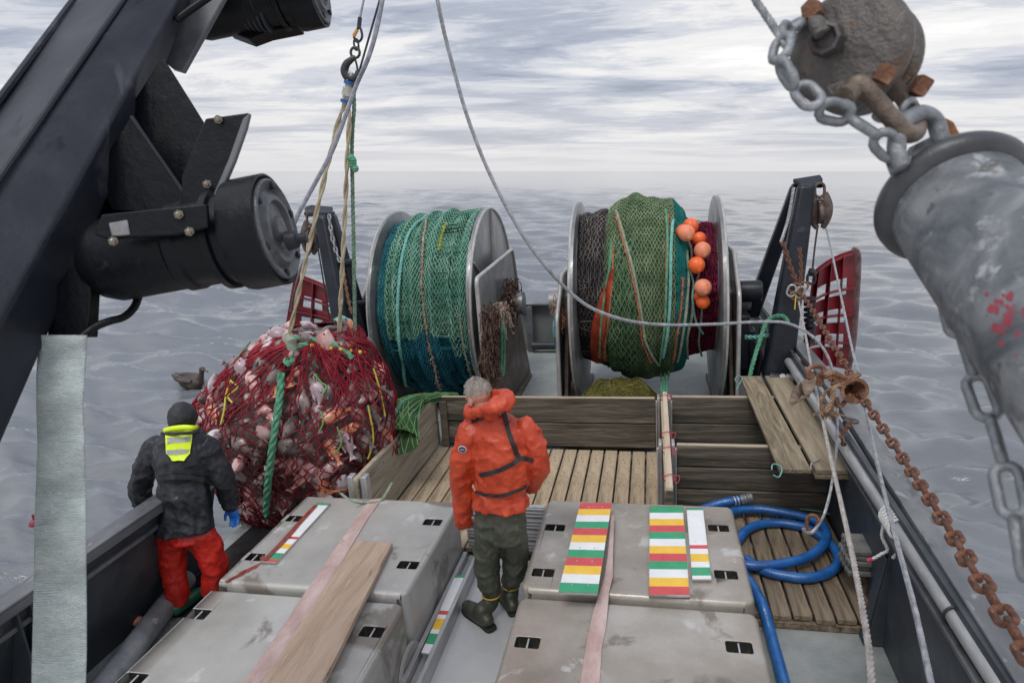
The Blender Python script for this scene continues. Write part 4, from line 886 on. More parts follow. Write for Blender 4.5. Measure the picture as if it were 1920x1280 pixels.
# chains and hoses on the doors/gallows
rustc = mat('rusty chain', [(.045,.020,.013),(.125,.05,.028),(.26,.115,.065)], 26, .7, metal=.2, bump=.9, bscale=90, blot=((.34,.20,.13), .64), blotscale=30)
def chain_thing(path, wire, L_, W_, m, label, name='chain', n=6, merged=False, grp=None):
    t = thing(name, label, 'chain', path[0], grp)
    for mb in chain(path, wire, L_, W_, n=n): mb.build('link', m, t)
    return t
greyst = mat('grey chain', [(.16,.165,.17),(.27,.275,.28),(.4,.4,.4)], 12, .45, metal=.4, bump=.4, bscale=80)
chain_thing(spline([at(617,402,y=7.75), at(622,440,y=7.7), at(632,476,y=7.65), at(643,500,y=7.6)], 5), .011, .085, .055, greyst, 'grey chain hanging between the legs of the gallows behind the catch')
chain_thing(spline([at(643,500,y=7.6), at(650,545,y=7.5), at(660,590,y=7.4)], 5), .011, .06, .045, rustm, 'thin rusty chain running down the gallows behind the catch')
chain_thing(spline([at(1468,455,y=8.2), at(1482,500,y=8.1), at(1497,540,y=8.0)], 5), .017, .075, .065, rustc, 'short rusty chain slanting from the starboard gallows leg to the shackles')
chain_thing(spline([at(1499,465,y=8.2), at(1502,500,y=8.1), at(1500,540,y=8.0)], 5), .014, .065, .05, rustc, 'short upright rusty chain against the starboard gallows leg')
mb = MB(); rope(mb, spline([at(1488,352,y=8.6), at(1478,410,y=8.5), at(1464,455,y=8.3)], 6), .02); tag(mb.build('wire_sling', greyst, fix=False), 'wire sling leading down the starboard gallows leg to the rusty chain', 'wire')
mb = MB()
for k in range(9): mb.lathe(at(1518,560+k*10,y=8.9)+Vector((0,0,0)), (0,.2,1), [(-.03,.05),(-.02,.07),(.02,.07),(.03,.05)], 14)
tag(mb.build('rubber_discs', navy), 'black rubber discs strung beside the starboard trawl door', 'rubber discs')
# ------------------------------------------------------------------ the catch: a bulging bag of fish in red netting
BY = 5.85
prof = [(612,560,660),(622,525,668),(640,490,682),(660,466,694),(700,425,716),(740,388,727),(780,373,734),(820,384,737),(860,404,736),(900,424,730),(935,448,706),(960,480,680),(980,515,650),(992,555,615)]
BR = []
for v, ul, ur in prof:
    a, b = at(ul, v, y=BY), at(ur, v, y=BY); BR.append(((a+b)/2, (b-a).length/2))
zt, zb = BR[0][0].z, BR[-1][0].z
def bagfn(u, v, lift=0):
    """u round (0 = facing the camera), v from the top knot 0 to the bottom 1"""
    k = v*(len(BR)-1); i = min(len(BR)-2, int(k)); f = k-i; c = BR[i][0].lerp(BR[i+1][0], f); r = BR[i][1]*(1-f)+BR[i+1][1]*f
    if v < .02: r *= v/.02
    if v > .95: r *= max(0, (1-v)/.05)**.5
    a = 2*math.pi*u-math.pi/2
    d = Vector((math.cos(a), math.sin(a)*.74, 0)); p = c+d*r
    n_ = .055*noise.noise(p*2.6)+.045*noise.noise(p*6.5)
    return c+d*(r+n_*min(1, r*2)+lift)+Vector((0, 0, .03*noise.noise(p*4+Vector((5,5,5)))))
bag = thing('catch_bag', 'bulging red net bag full of fish hoisted over the port deck', 'net bag', (BR[-1][0].x, BY, zb))
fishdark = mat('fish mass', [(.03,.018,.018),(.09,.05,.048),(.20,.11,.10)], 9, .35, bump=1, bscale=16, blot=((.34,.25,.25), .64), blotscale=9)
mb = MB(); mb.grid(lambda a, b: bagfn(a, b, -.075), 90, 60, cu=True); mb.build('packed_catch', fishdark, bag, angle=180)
n_crim = netm('crimson twine', [(.13,.008,.018),(.25,.018,.034),(.37,.055,.065)], blot=((.34,.10,.085), .62), blotscale=4)
def bg_(u, v):
    vv = v**1.1; w_ = .018*math.sin(v*14+u*30)*(1-v)
    return bagfn(u+w_+.006*noise.noise((u*30, v*9, 2)), .02+.95*vv, .012+.035*abs(noise.noise((u*17, v*11, 7))))
mb = MB(); diamonds(lambda u, v: bg_(u, v), 50, 58, .0080, cu=True, n=4, mb=mb, jit=.30); mb.build('red_netting', n_crim, bag, fix=False, angle=180)
# gathers running from the knot
K1 = at(548,650,y=5.35); K2 = at(600,640,y=5.5)
mb = MB()
for k in range(42):
    u0 = random.uniform(-.16, .30); v1 = random.uniform(.18, .42)
    P = [bagfn(.02+(u0-.02)*(v/v1)**.8, max(.05, v), .035+.015*random.random()) for v in np.linspace(.07, v1, 9)]
    mb.tube(P, random.uniform(.004, .007), 4)
mb.build('gathered_strands', n_crim, bag, fix=False)
n_mix = mat('yellow twine', [(.38,.34,.04),(.55,.5,.08)], 20, .85); n_lime = mat('lime twine', [(.10,.26,.06),(.2,.42,.12)], 20, .85)
def bagpx(u, v, lift=.05):
    d = ray(u, v).normalized(); best = None
    # march towards the bag and take the first point inside its outline
    t = 3.5
    while t < 8.5:
        p = CAM+d*t
        zs = [c.z for c, r in BR]
        if zb < p.z < zt+.05:
            i = next((i for i in range(len(BR)-1) if BR[i+1][0].z <= p.z), 0); f = (BR[i][0].z-p.z)/max(1e-6, BR[i][0].z-BR[i+1][0].z); f = min(1, max(0, f))
            c = BR[i][0].lerp(BR[i+1][0], f); r = BR[i][1]*(1-f)+BR[i+1][1]*f+lift
            q = p-c
            if math.hypot(q.x, q.y/.74) < r: return p
        t += .02
    return CAM+d*5.6
def bagrope(name, pts, r, m, strands=3, plain=False, n=6, lift=.05):
    P = spline([bagpx(u, v, lift) for u, v in pts], n); mb = MB()
    (mb.tube(P, r, 6) if plain else rope(mb, P, r, strands)); return mb.build(name, m, bag, fix=False)
bagrope('lift_rope', [(545,632),(575,636),(610,640),(640,652),(660,672)], .032, r_green)
bagrope('lift_rope', [(578,645),(560,650),(552,665),(548,678),(537,682),(536,672)], .030, r_green)
bagrope('lift_rope', [(527,700),(525,740),(519,780),(513,820),(508,860),(502,910),(499,965)], .036, r_green, lift=.07)
for pts in ([(432,712),(424,740),(420,770),(414,795)], [(441,690),(432,712),(446,725),(428,742),(436,755)], [(700,690),(712,730),(722,780)], [(690,760),(700,820),(690,860)]): bagrope('yellow_twine', pts, .009, n_mix, plain=True)
for pts in ([(588,700),(602,716),(612,724),(605,738)], [(600,770),(606,790),(598,810)], [(470,640),(450,665),(438,690)], [(632,800),(640,830),(628,850)]): bagrope('lime_twine', pts, .007, n_lime, plain=True)
bagrope('orange_rope', [(610,925),(650,915),(680,900),(708,875)], .018, mat('orange rope', [(.45,.12,.04),(.62,.22,.09)], 20, .8), strands=2)
mb = MB()
for k in range(26):
    P = [bagpx(random.uniform(575, 670), random.uniform(642, 655), .05)]; P.append(bagpx(min(728, 620+k*4+random.uniform(-5,5)), random.uniform(680, 760), .06)); mb.tube([P[0], P[0].lerp(P[1], .5)+Vector((0,-.02,.02)), P[1]], .006, 4)
mb.build('gathered_strands', n_crim, bag, fix=False)
mb = MB()
for k in range(12):
    p = bagpx(585+k*9, 648+k*1.2, .05); mb.ball(p, .022, 8, m=k % 2)
mb.build('cork_line', [n_mix, n_crim], bag, fix=False)
mb = MB(); P = [at(538,628,y=5.4), at(545,640,y=5.35), at(548,655,y=5.35)]; mb.tube(P, [.03,.05,.04], 10); mb.build('choker', r_grey, bag)
# ---- fish: four shapes, copied
def fishmesh(name, L_, hgt, wid, tail=True, mouth=False):
    mb = MB(); k = 14; pr = [.06,.34,.62,.84,.97,1,.97,.88,.76,.62,.48,.35,.24,.19]; rings = []
    for i in range(k):
        x = -L_/2+L_*.86*i/(k-1); h_, w_ = hgt*pr[i]/2, wid*(pr[i]**.9)/2; z0 = .06*hgt*math.sin(i*.5)
        rings.append([Vector((x, w_*math.cos(a)*(1-.25*abs(math.sin(a))), z0+h_*math.sin(a))) for a in np.linspace(0, 2*math.pi, 15)[:-1]])
    mb.loft(rings)
    if tail:
        xe = L_/2-L_*.14
        mb.prism([(xe-.01,-.004,0.012*1), (xe+L_*.10,-.004,hgt*.24), (xe+L_*.08,-.004,0), (xe+L_*.10,-.004,-hgt*.24), (xe-.01,-.004,-.012)], (0,.008,0))
    n_ = 7  # spiny back fin
    top = [Vector((-L_*.28+L_*.5*i/n_, -.003, hgt*(.44-.12*i/n_)+hgt*.08*(1 if i % 2 else .55)*math.sin(math.pi*(i+.5)/(n_+.5)))) for i in range(n_+1)]
    mb.prism(top+[Vector((L_*.22, -.003, hgt*.22)), Vector((-L_*.28, -.003, hgt*.36))], (0,.006,0))
    for s_ in (-1, 1):
        b_ = Vector((-L_*.17, s_*wid*.47, -hgt*.10)); mb.prism([b_, b_+Vector((L_*.13, s_*wid*.10, -hgt*.16)), b_+Vector((L_*.13, s_*wid*.05, hgt*.02))], (0, s_*.004, .004))
        mb.ball((-L_*.385, s_*wid*.30, hgt*.13), hgt*.048, 8, m=1)
    mb.prism([(L_*.08,-.003,-hgt*.36),(L_*.2,-.003,-hgt*.48),(L_*.21,-.003,-hgt*.25)], (0,.006,0))
    me_o = mb.build(name, [fishdark, darkm], origin=(0,0,0)); me = me_o.data; bpy.data.objects.remove(me_o); return me
fm_or = mat('orange rockfish skin', [(.50,.11,.05),(.60,.26,.17),(.62,.42,.36)], 7, .3, spec=.5, blot=((.60,.10,.05), .62), blotscale=6)
fm_gr = mat('grey rockfish skin', [(.05,.038,.036),(.12,.09,.085),(.26,.20,.19)], 8, .32, spec=.5, blot=((.34,.28,.27), .64), blotscale=8)
fm_wh = mat('pale fish belly', [(.20,.13,.14),(.40,.31,.34),(.64,.57,.60)], 7, .3, spec=.5, blot=((.22,.12,.12), .58), blotscale=12)
fm_pk = mat('pink fish skin', [(.28,.10,.09),(.46,.25,.24),(.60,.44,.43)], 7, .32, spec=.5, blot=((.20,.12,.12), .62), blotscale=7)
def wm(me, m): q = me.copy(); q.materials[0] = m; return q
shapes = [('rockfish', fishmesh('rockfish', .32, .125, .115)), ('flatfish', fishmesh('flatfish', .29, .14, .09)), ('small_fish', fishmesh('small_fish', .21, .085, .08))]
kinds = [(fm_or, 'rockfish', 'orange red rockfish pressed under the red netting of the catch', 'orange rockfish in the catch'),
         (fm_gr, 'rockfish', 'brownish grey rockfish pressed under the red netting of the catch', 'grey rockfish in the catch'),
         (fm_wh, 'flatfish', 'pale white-bellied fish pressed under the red netting of the catch', 'pale fish in the catch'),
         (fm_pk, 'small_fish', 'small pink fish pressed under the red netting of the catch', 'small pink fish in the catch')]
kmesh = []
for m_, nm, lb, gr in kinds: kmesh.append([(wm(me, m_)) for _, me in shapes])
def putfish(k, si, p, tdir, ndir, sc=1.0):
    m_, nm, lb, gr = kinds[k]; x = Vector(tdir).normalized(); y = Vector(ndir).normalized(); x = (x-y*x.dot(y)).normalized(); z = x.cross(y)
    o = bpy.data.objects.new(nm, kmesh[k][si]); COL.objects.link(o); o.location = p; o.rotation_euler = Matrix((x, y, z)).transposed().to_euler(); o.scale = (sc,)*3
    tag(o, lb, 'fish', gr); return o
fr = random.Random(11); placed = []
tries = 0
while len(placed) < 215 and tries < 16000:
    tries += 1
    u = fr.uniform(-.30, .34); v = fr.uniform(.06, .80); p = bagfn(u, v, -.060)
    if any((p-q).length < .112 for q in placed): continue
    placed.append(p)
    n_ = (bagfn(u+.01, v)-bagfn(u-.01, v)).cross(bagfn(u, v+.01)-bagfn(u, v-.01)).normalized()
    c_ = BR[min(len(BR)-1, int(v*(len(BR)-1)))][0]
    if n_.dot(p-c_) < 0: n_ = -n_
    dn = (bagfn(u, v+.02)-bagfn(u, v-.02)).normalized(); sd = n_.cross(dn); a = fr.gauss(0, .9)
    tdir = dn*math.cos(a)+sd*math.sin(a)
    if fr.random() < .3: tdir = -tdir
    n2 = (n_+Vector((fr.gauss(0,.3), fr.gauss(0,.3), fr.gauss(0,.3)))).normalized()
    right = u > .02
    k = fr.choices([0,1,2,3], [.20 if right else .10, .46, .14, .24])[0]; si = fr.choices([0,1,2], [.55,.25,.2])[0]
    putfish(k, si, p, tdir, n2, fr.uniform(.85, 1.35))
# the large ones one can tell apart
for k, si, u, v, ang, sc, lb in ((2,1,457,698,80,1.0,'white-bellied fish poking through the netting high on the left of the catch'), (1,0,682,812,60,1.15,'dark grey rockfish hanging nearly clear of the netting on the right of the catch'), (1,0,700,850,50,.9,None),
        (0,0,632,775,-20,1.15,'big orange rockfish lying across the middle of the catch'), (2,1,597,738,85,.95,'bright white fish head down in the upper middle of the catch'), (1,0,560,843,10,1.0,'dark rockfish head beside the green rope on the catch'),
        (2,0,600,905,60,1.2,'long pale fish low in the netting of the catch'), (0,0,625,845,65,1.0,None), (2,0,650,830,70,1.15,None), (1,0,708,730,15,1.0,'grey fish sticking out at the upper right of the catch'), (1,0,700,780,60,1.0,None), (2,1,410,815,-30,1.0,'pale fish gaping beside the black hood'), (3,0,452,862,-60,.9,None), (2,2,582,612,25,1.0,'pale fish lying on the very top of the catch'), (1,2,622,618,-10,1.1,'small grey fish lying on top of the catch by the tan sling')):
    p = bagpx(u, v, -.005) if v > 620 else at(u, v, y=5.75); view = (CAM-p).normalized(); rt = ray(u+50, v).normalized()*p.length-ray(u, v).normalized()*p.length; dn = ray(u, v+50).normalized()-ray(u, v).normalized()
    a = math.radians(ang); o = putfish(k, si, p, rt.normalized()*math.cos(a)+dn.normalized()*math.sin(a), view+Vector((.1,0,.2)), sc)
    if lb: o['label'] = lb
# fish dropped on deck, loose netting by the man in black
def _p(u, v, z): return at(u, v, z=z)
o = putfish(0, 2, _p(253,1159,.0)+Vector((0,0,-.02)), (1,.2,0), (0,0,1), 1.3); o['label'] = 'orange fish lying on the wet deck beside the thick grey pipe'; o['group'] = 'fish on deck'; o['name'] = 'x' if False else ''
del o['name']
heap([(*_p(255,1135,-.06).xy,-.09), (*_p(295,1090,-.06).xy,-.09), (*_p(325,1100,-.06).xy,-.09), (*_p(312,1128,-.06).xy,-.09), (*_p(275,1145,-.06).xy,-.09)], .14, 'loose_netting', 'pale green netting lying at the boots of the man in the black jacket', r_green, netm('wet net shade', [(.05,.06,.06),(.15,.17,.17)]))
# ------------------------------------------------------------------ hoist over the bag
LY = 5.75
dkm = mat('black iron', [(.018,.02,.025),(.04,.042,.05),(.08,.08,.085)], 12, .45, metal=.4)
bluegrey = mat('grey blue rope', [(.16,.18,.22),(.28,.30,.35),(.38,.40,.44)], 20, .8, bump=.6, bscale=150)
offw = mat('off white sling', [(.30,.30,.27),(.46,.46,.42),(.58,.58,.55)], 20, .85, bump=.6, bscale=120)
tanw = mat('tan sling', [(.24,.19,.12),(.38,.32,.22),(.48,.42,.32)], 10, .85, bump=.6, bscale=120, blot=((.13,.10,.07), .62), blotscale=12)
hk = thing('lifting_hook', 'black iron lifting hook with ring, shackle and orange thimble above the catch', 'hook', at(655,150,y=LY))
mb = MB(); mb.tube([at(683,-40,y=LY), at(682,0,y=LY), at(675,34,y=LY)], .010, 8); mb.build('wire', bluegrey, hk)
mb = MB(); mb.tube([at(675,33,y=LY), at(673,52,y=LY)], .018, 10); mb.build('ferrule', dkm, hk)
mb = MB(); mb.tube(spline([at(674,52,y=LY), at(664,66,y=LY), at(668,78,y=LY), at(676,76,y=LY), at(679,66,y=LY)], 6, closed=True), .011, 8, closed=True); mb.build('thimble_loop', dkm, hk)
mb = MB(); mb.tube(spline([at(670,56,y=LY-.02), at(663,68,y=LY-.02)], 4), .016, 8); mb.build('thimble', mat('orange thimble', [(.5,.22,.04),(.62,.33,.10)], 10, .6), hk)
mb = MB(); mb.tube(link_pts(at(668,84,y=LY), (.02,0,1), (0,1,0), .085, .04), .009, 7, closed=True); mb.build('link', dkm, hk)
mb = MB(); mb.tube(link_pts(at(666,99,y=LY), (.02,0,1), (0,1,0), .085, .08), .012, 8, closed=True); mb.build('ring', dkm, hk)
mb = MB(); H_ = [at(666,107,y=LY), at(659,112,y=LY), at(650,120,y=LY), at(646,132,y=LY), at(650,143,y=LY), at(659,147,y=LY), at(668,143,y=LY), at(671,133,y=LY)]; mb.tube(spline(H_, 5), [.018+.018*math.sin(math.pi*i/35) for i in range(36)], 10); mb.build('hook_body', dkm, hk)
mb = MB(); mb.tube([at(665,108,y=LY), at(669,122,y=LY), at(671,134,y=LY)], .009, 7); mb.build('latch', dkm, hk)
r_grn2 = mat('mossy rope', [(.06,.12,.08),(.13,.22,.15),(.22,.31,.22)], 20, .85, bump=.6, bscale=120)
def rp(name, pts, r, m, label, strands=3, cat='rope', plain=False, k=6, pitch=None):
    mb = MB(); P = spline(pts, k); (mb.tube(P, r, 8) if plain else rope(mb, P, r, strands, pitch)); return tag(mb.build(name, m, fix=False), label, cat)
t_ = thing('rope_sling', 'off-white rope sling bound with blue tape hanging from the black hook', 'sling', at(648,200,y=LY))
mb = MB(); rope(mb, spline([at(659,136,y=LY), at(655,150,y=LY), at(652,165,y=LY), at(648,185,y=LY), at(646,200,y=LY)], 5), .030); mb.build('eye', offw, t_, fix=False)
for v, du in ((155, 653.5), (190, 647)):
    mb = MB(); mb.tube([at(du+.5, v-3, y=LY-.01), at(du-.5, v+3, y=LY-.01)], .040, 12); mb.build('tape', mat('blue tape', [(.01,.06,.22),(.02,.10,.32)], 8, .5), t_)
mb = MB()
for k in range(5): mb.lathe(at(652.5-k*.6, 166+k*3.2, y=LY), Vector((.3,0,1)), [(-.012,.03),(-.006,.045),(.006,.045),(.012,.03)], 12)
mb.build('whipping', offw, t_)
rp('rope_sling', [at(648,196,y=LY), at(640,210,y=LY), at(625,265,y=5.7), at(600,370,y=5.6), at(575,480,y=5.5), at(555,570,y=5.45), at(541,632,y=5.4)], .0235, tanw, 'flat tan sling slanting from the hook to the choker on the catch', strands=2, cat='sling', pitch=.5)
rp('rope_sling', [at(652,198,y=LY), at(656,212,y=LY), at(652,280,y=5.75), at(647,400,y=5.75), at(641,520,y=5.75), at(636,628,y=5.75)], .023, tanw, 'flat tan sling dropping almost straight from the hook beside the green rope', strands=2, cat='sling', pitch=.5)
rp('tag_rope', [at(662,148,y=LY+.05), at(664,200,y=LY+.05), at(661,240,y=LY+.05), at(660,300,y=LY+.05), at(662,400,y=LY+.05), at(664,520,y=LY+.05), at(666,645,y=LY+.05)], .019, r_grn2, 'mossy green rope hanging straight down from the hook to the top of the catch')
mb = MB(); 
for k in range(5): mb.ball(at(661+random.uniform(-4,5), 296+k*5, y=LY), .035, 9)
tag(mb.build('rope_knot', r_green), 'green knot halfway down the mossy green rope', 'knot')
rp('hauling_rope', [at(722,-30,y=5.2), at(717,0,y=5.2), at(705,60,y=5.2), at(690,110,y=5.2), at(668,160,y=5.3), at(645,225,y=5.3), at(622,285,y=5.3), at(590,345,y=5.3), at(560,400,y=5.3), at(540,450,y=5.3)], .019, bluegrey, 'smooth grey blue hauling rope sweeping across the slings behind the winch motor', plain=True)
rp('hauling_wire', [at(716,-20,y=5.3), at(712,0,y=5.3), at(692,70,y=5.3), at(673,136,y=5.3)], .009, dkm, 'thin dark wire running up beside the grey blue hauling rope', plain=True)
rp('gallows_wire', [at(583,470,y=7.9), at(565,500,y=7.6), at(552,545,y=7.4), at(545,585,y=7.3)], .012, dkm, 'thin dark wire from the brown block past the red trawl door behind the catch', plain=True)
rp('gallows_wire', [at(592,440,y=7.9), at(602,500,y=7.9), at(612,560,y=7.9), at(618,600,y=7.9)], .010, dkm, 'thin dark wire hanging in front of the red trawl door behind the catch', plain=True)
mb = MB(); 
for k in range(8): rope(mb, spline([at(628+random.uniform(-3,3),600,y=7.0), at(633+k*3.5,594+abs(k-3)*2,y=6.95), at(640+k*3.4,615,y=6.9), at(640+k*3.6,650,y=6.9)], 5), .018)
tag(mb.build('rope_hank', r_turq, fix=False), 'hank of turquoise rope standing behind the top of the catch', 'rope')
# ------------------------------------------------------------------ wires and chain on the starboard side
wirem = mat('galvanised wire', [(.20,.21,.225),(.32,.33,.35),(.44,.45,.47)], 30, .42, metal=.45)
def P3(lst): return [at(u, v, d=d) for u, v, d in lst]
rp('warp_wire', P3([(815,-30,3.4),(822,10,3.4),(840,90,3.5),(880,230,3.6),(930,350,3.7),(1000,470,3.8),(1080,558,4.0),(1150,594,4.1),(1230,608,4.3),(1330,608,4.5),(1430,603,4.7),(1480,607,4.8),(1525,632,4.8),(1555,675,4.8),(1568,740,4.8),(1570,800,4.8),(1566,860,4.8),(1557,920,4.8),(1545,965,4.7),(1530,990,4.7)]), .0105, wirem, 'grey wire rope sagging across the net drums down to the hook by the hose', strands=6, pitch=.16)
t_ = thing('wire_hook', 'grey hook with rusty shackle at the wire end above the blue hose', 'hook', at(1518,995,d=4.7))
mb = MB(); mb.tube(spline([at(1532,988,d=4.7), at(1522,998,d=4.7), at(1510,997,d=4.7), at(1507,990,d=4.7)], 6), .014, 8); mb.build('hook_body', wirem, t_)
mb = MB(); mb.tube(link_pts(at(1523,980,d=4.72), (.1,0,1), (.3,1,0), .12, .07), .013, 7, closed=True); mb.build('shackle', rustm, t_)
palerope = mat('pale line', [(.24,.21,.19),(.36,.33,.31),(.46,.43,.41)], 20, .75, bump=.6, bscale=150)
rp('lead_rope', P3([(1498,566,7.6),(1507,610,6.8),(1524,700,5.4),(1540,775,4.6),(1556,850,3.9),(1573,925,3.35),(1592,1010,2.85),(1612,1110,2.45),(1627,1200,2.2),(1636,1290,2.0)]), .0115, palerope, 'pale laid rope running from the rusty shackles to the near starboard deck', strands=3)
rp('gallows_wire', P3([(1537,392,8.6),(1548,425,8.3),(1560,475,7.6),(1580,570,6.5),(1598,655,5.6),(1615,720,4.9),(1630,800,4.2),(1650,890,3.6),(1680,1010,3.0),(1715,1140,2.5),(1748,1290,2.1)]), .011, wirem, 'grey wire leading from the starboard gallows block past the rail pipe', strands=6, pitch=.13)
rp('gallows_wire', P3([(1533,425,8.7),(1527,470,8.7),(1523,510,8.6)]), .012, dkm, 'short dark pendant below the starboard gallows block', plain=True)
mb = MB(); mb.tube(link_pts(at(1521,522,d=8.6), (0,0,1), (.2,1,0), .14, .09), .018, 7, closed=True); mb.lathe(at(1522,510,d=8.6), (0,0,1), [(-.05,.03),(0,.05),(.05,.03)], 10); tag(mb.build('shackle', dkm), 'dark shackle at the end of the pendant above the trawl door', 'shackle')
mc = [(1496,540,8.0),(1516,570,7.2),(1545,618,6.2),(1575,668,5.2),(1592,698,4.85),(1602,722,4.6),(1625,757,4.2),(1660,810,3.75),(1700,870,3.30),(1745,938,2.75),(1785,1000,2.4),(1820,1060,2.08),(1870,1135,1.80),(1922,1215,1.56),(1950,1260,1.45)]
chain_thing(spline(P3(mc), 6),   .0100, .128, .060, rustc, 'long rusty chain hanging taut along the starboard bulwark', n=8)
# shackles at the head of the chain
t_ = thing('shackle_cluster', 'cluster of rusty and grey shackles joining chain and pale rope at the gallows', 'shackles', at(1497,545,d=7.6))
for (u, v, a, w_, m_) in ((1490,540,(1,0,.3),.014,rustm), (1500,548,(.4,0,1),.016,wirem), (1493,556,(1,0,-.5),.014,rustm), (1505,538,(.8,.2,.6),.013,rustm), (1484,545,(.3,.1,1),.012,wirem)):
    mb = MB(); mb.tube(link_pts(at(u, v, d=7.6), Vector(a), Vector((.2,1,.1)), .13, .085), w_, 7, closed=True); mb.build('shackle', m_, t_)
mb = MB(); mb.tube([at(1492,553,d=7.6), at(1491,566,d=7.6), at(1490,580,d=7.6)], .018, 6, flat=.4); mb.build('tag', mat('yellow tag', [(.6,.4,.03),(.72,.5,.05)], 9, .5), t_)
# rusty bell-mouthed lead
D_ = 4.45; t_ = thing('chain_lead', 'rusty bell-mouthed iron lead that the chain runs through above the starboard rail', 'chain lead', at(1612,750,d=D_))
ax_ = (at(1622,742,d=D_-.25)-at(1575,715,d=D_+.15)).normalized(); mb = MB(); o_ = at(1578,718,d=D_+.15)
L_ = (at(1620,738,d=D_-.05)-o_).length
mb.lathe(o_, ax_, [(0,.028),(.02,.04),(L_*.5,.05),(L_*.85,.072),(L_,.088),(L_+.012,.088),(L_+.012,.066),(L_*.8,.05),(L_*.5,.03)], 26, close=False); mb.build('bell', rustm, t_)
for (pts, r) in (([(1545,705,D_),(1562,700,D_),(1590,712,D_),(1600,716,D_)], .022), ([(1560,722,D_),(1580,712,D_),(1605,705,D_),(1612,700,D_)], .017), ([(1568,745,D_),(1575,762,D_),(1595,738,D_)], .015)):
    mb = MB(); mb.tube(spline(P3(pts), 6), r, 8); mb.build('strap_bar', rustm, t_)
mb = MB(); rope(mb, spline(P3([(1612,700,D_-.05),(1600,712,D_-.05),(1580,720,D_-.05),(1565,726,D_-.05),(1561,735,D_-.05),(1560,750,D_-.05),(1553,765,D_-.05),(1548,772,D_-.05)]), 6), .016); rope(mb, spline(P3([(1562,726,D_),(1548,735,D_),(1540,750,D_),(1541,768,D_)]), 6), .013)
for k in range(40):
    p = at(1550+random.gauss(0,5), 770, d=D_); mb.tube([p+Vector((0,0,.04)), p, p+Vector((random.gauss(0,.05), random.gauss(0,.03), -.05*random.random()-.01))], .005, 4)
mb.build('rope_lashing', mat('rust stained rope', [(.10,.055,.035),(.22,.13,.08),(.32,.22,.15)], 25, .9), t_, fix=False)
# old block on the pale rope
D_ = 4.9; t_ = thing('snatch_block', 'weathered brown snatch block hooked to a rusty shackle above the tan plank', 'block', at(1500,740,d=D_))
woodblk = mat('weathered block', [(.10,.065,.045),(.20,.14,.10),(.36,.28,.22)], 12, .7, stretch=(1,1,4), bump=1, bscale=40)
a_ = at(1521,708,d=D_); b_ = at(1490,755,d=D_)
for k in (-1, 1):
    mb = MB(); sd = Vector((.5,-.2,.35)).normalized()*.028*k; mb.tube([a_.lerp(b_, f)+sd for f in np.linspace(0, 1, 9)], [.016,.035,.05,.058,.06,.056,.046,.034,.018], 12, flat=.45); mb.build('cheek', woodblk, t_)
mb = MB(); mb.lathe(a_.lerp(b_, .55)-Vector((.5,-.2,.35)).normalized()*.02, Vector((.5,-.2,.35)), [(0,.06),(.015,.048),(.025,.048),(.04,.06)], 20); mb.build('sheave', blockm, t_)
mb = MB(); mb.tube(spline(P3([(1517,703,D_),(1516,692,D_),(1530,686,D_),(1543,690,D_),(1544,703,D_),(1538,714,D_)]), 6), .017, 8); mb.build('shackle', rustm, t_)
for u, v in ((1519,702), (1537,706), (1537,716)):
    mb = MB(); mb.lathe(at(u, v, d=D_-.03), at(u,v,d=D_)-CAM, [(0,.0),(0,.03),(.05,.034),(.08,.03),(.08,0)], 6); mb.build('nut', rustm, t_, smooth=False)
chain_thing(spline(P3([(1541,700,4.9),(1552,703,4.75),(1565,712,4.6),(1576,716,4.5)]), 5), .016, .085, .06, rustm, 'few rusty links joining the snatch block to the bell-mouthed lead', n=8)
# hose coupling
t_ = thing('hose_coupling', 'pale grey valve coupling with a black cap behind the planks', 'hose coupling', at(1470,725,y=7.9))
a_ = at(1442,708,y=7.9); b_ = at(1500,714,y=7.9); ax_ = (b_-a_).normalized(); L_ = (b_-a_).length
mb = MB(); mb.lathe(a_, ax_, [(0,0),(0,.055),(.02,.062),(.10,.062),(.11,.05)], 20); mb.build('cap', dkm, t_)
mb = MB(); mb.lathe(a_+ax_*.10, ax_, [(0,.05),(.03,.055),(.03,.065),(.06,.065),(.06,.05),(.09,.05),(.09,.068),(.22,.068),(.22,.05),(.30,.045),(.32,.05),(.5,.045)], 20); mb.build('body', mat('white coupling', [(.40,.40,.43),(.55,.55,.58)], 6, .35), t_)
mb = MB(); mb.tube(spline([b_, at(1512,722,y=7.9), at(1520,745,y=7.8)], 5), .045, 12); mb.build('elbow', steelm, t_)
# chain lashing on the rail, ropes on the pipe
chain_thing(spline([Vector(at(1583,835,z=.86)), Vector(at(1578,818,z=.95)), Vector(at(1590,797,z=.98)), Vector(at(1597,790,z=.93))], 6), .009, .06, .042, rustc, 'short rusty lashing chain hooked over the starboard cap rail', n=7)
mb = MB(); mb.lathe(at(1596,790,z=.905), (0,0,1), [(0,.06),(.012,.06),(.014,.03),(.005,.0)], 20); tag(mb.build('rail_eye', dkm), 'black eye in the starboard cap rail holding the lashing chain', 'eye')
t_ = thing('rope_lashing', 'white rope lashing with a red end tied round the rail pipe', 'rope', (1.48, 4.2, .75))
mb = MB()
for k in range(6):
    y_ = 4.15+k*.035; xx = 1.41+.018*y_; rope(mb, [Vector((xx+.058*math.cos(a), y_+.02*math.sin(a), .80+.058*math.sin(a))) for a in np.linspace(0, 2*math.pi, 16)], .010)
xx = 1.41+.018*4.3; rope(mb, spline([Vector((xx-.05,4.25,.8)), Vector((xx-.06,4.25,.70)), Vector((xx-.03,4.22,.62)), Vector((xx-.07,4.2,.60)), Vector((xx-.12,4.2,.56))], 6), .011); rope(mb, spline([Vector((xx+.04,4.3,.85)), Vector((xx+.05,4.2,.7)), Vector((xx-.02,4.15,.6))], 6), .011)
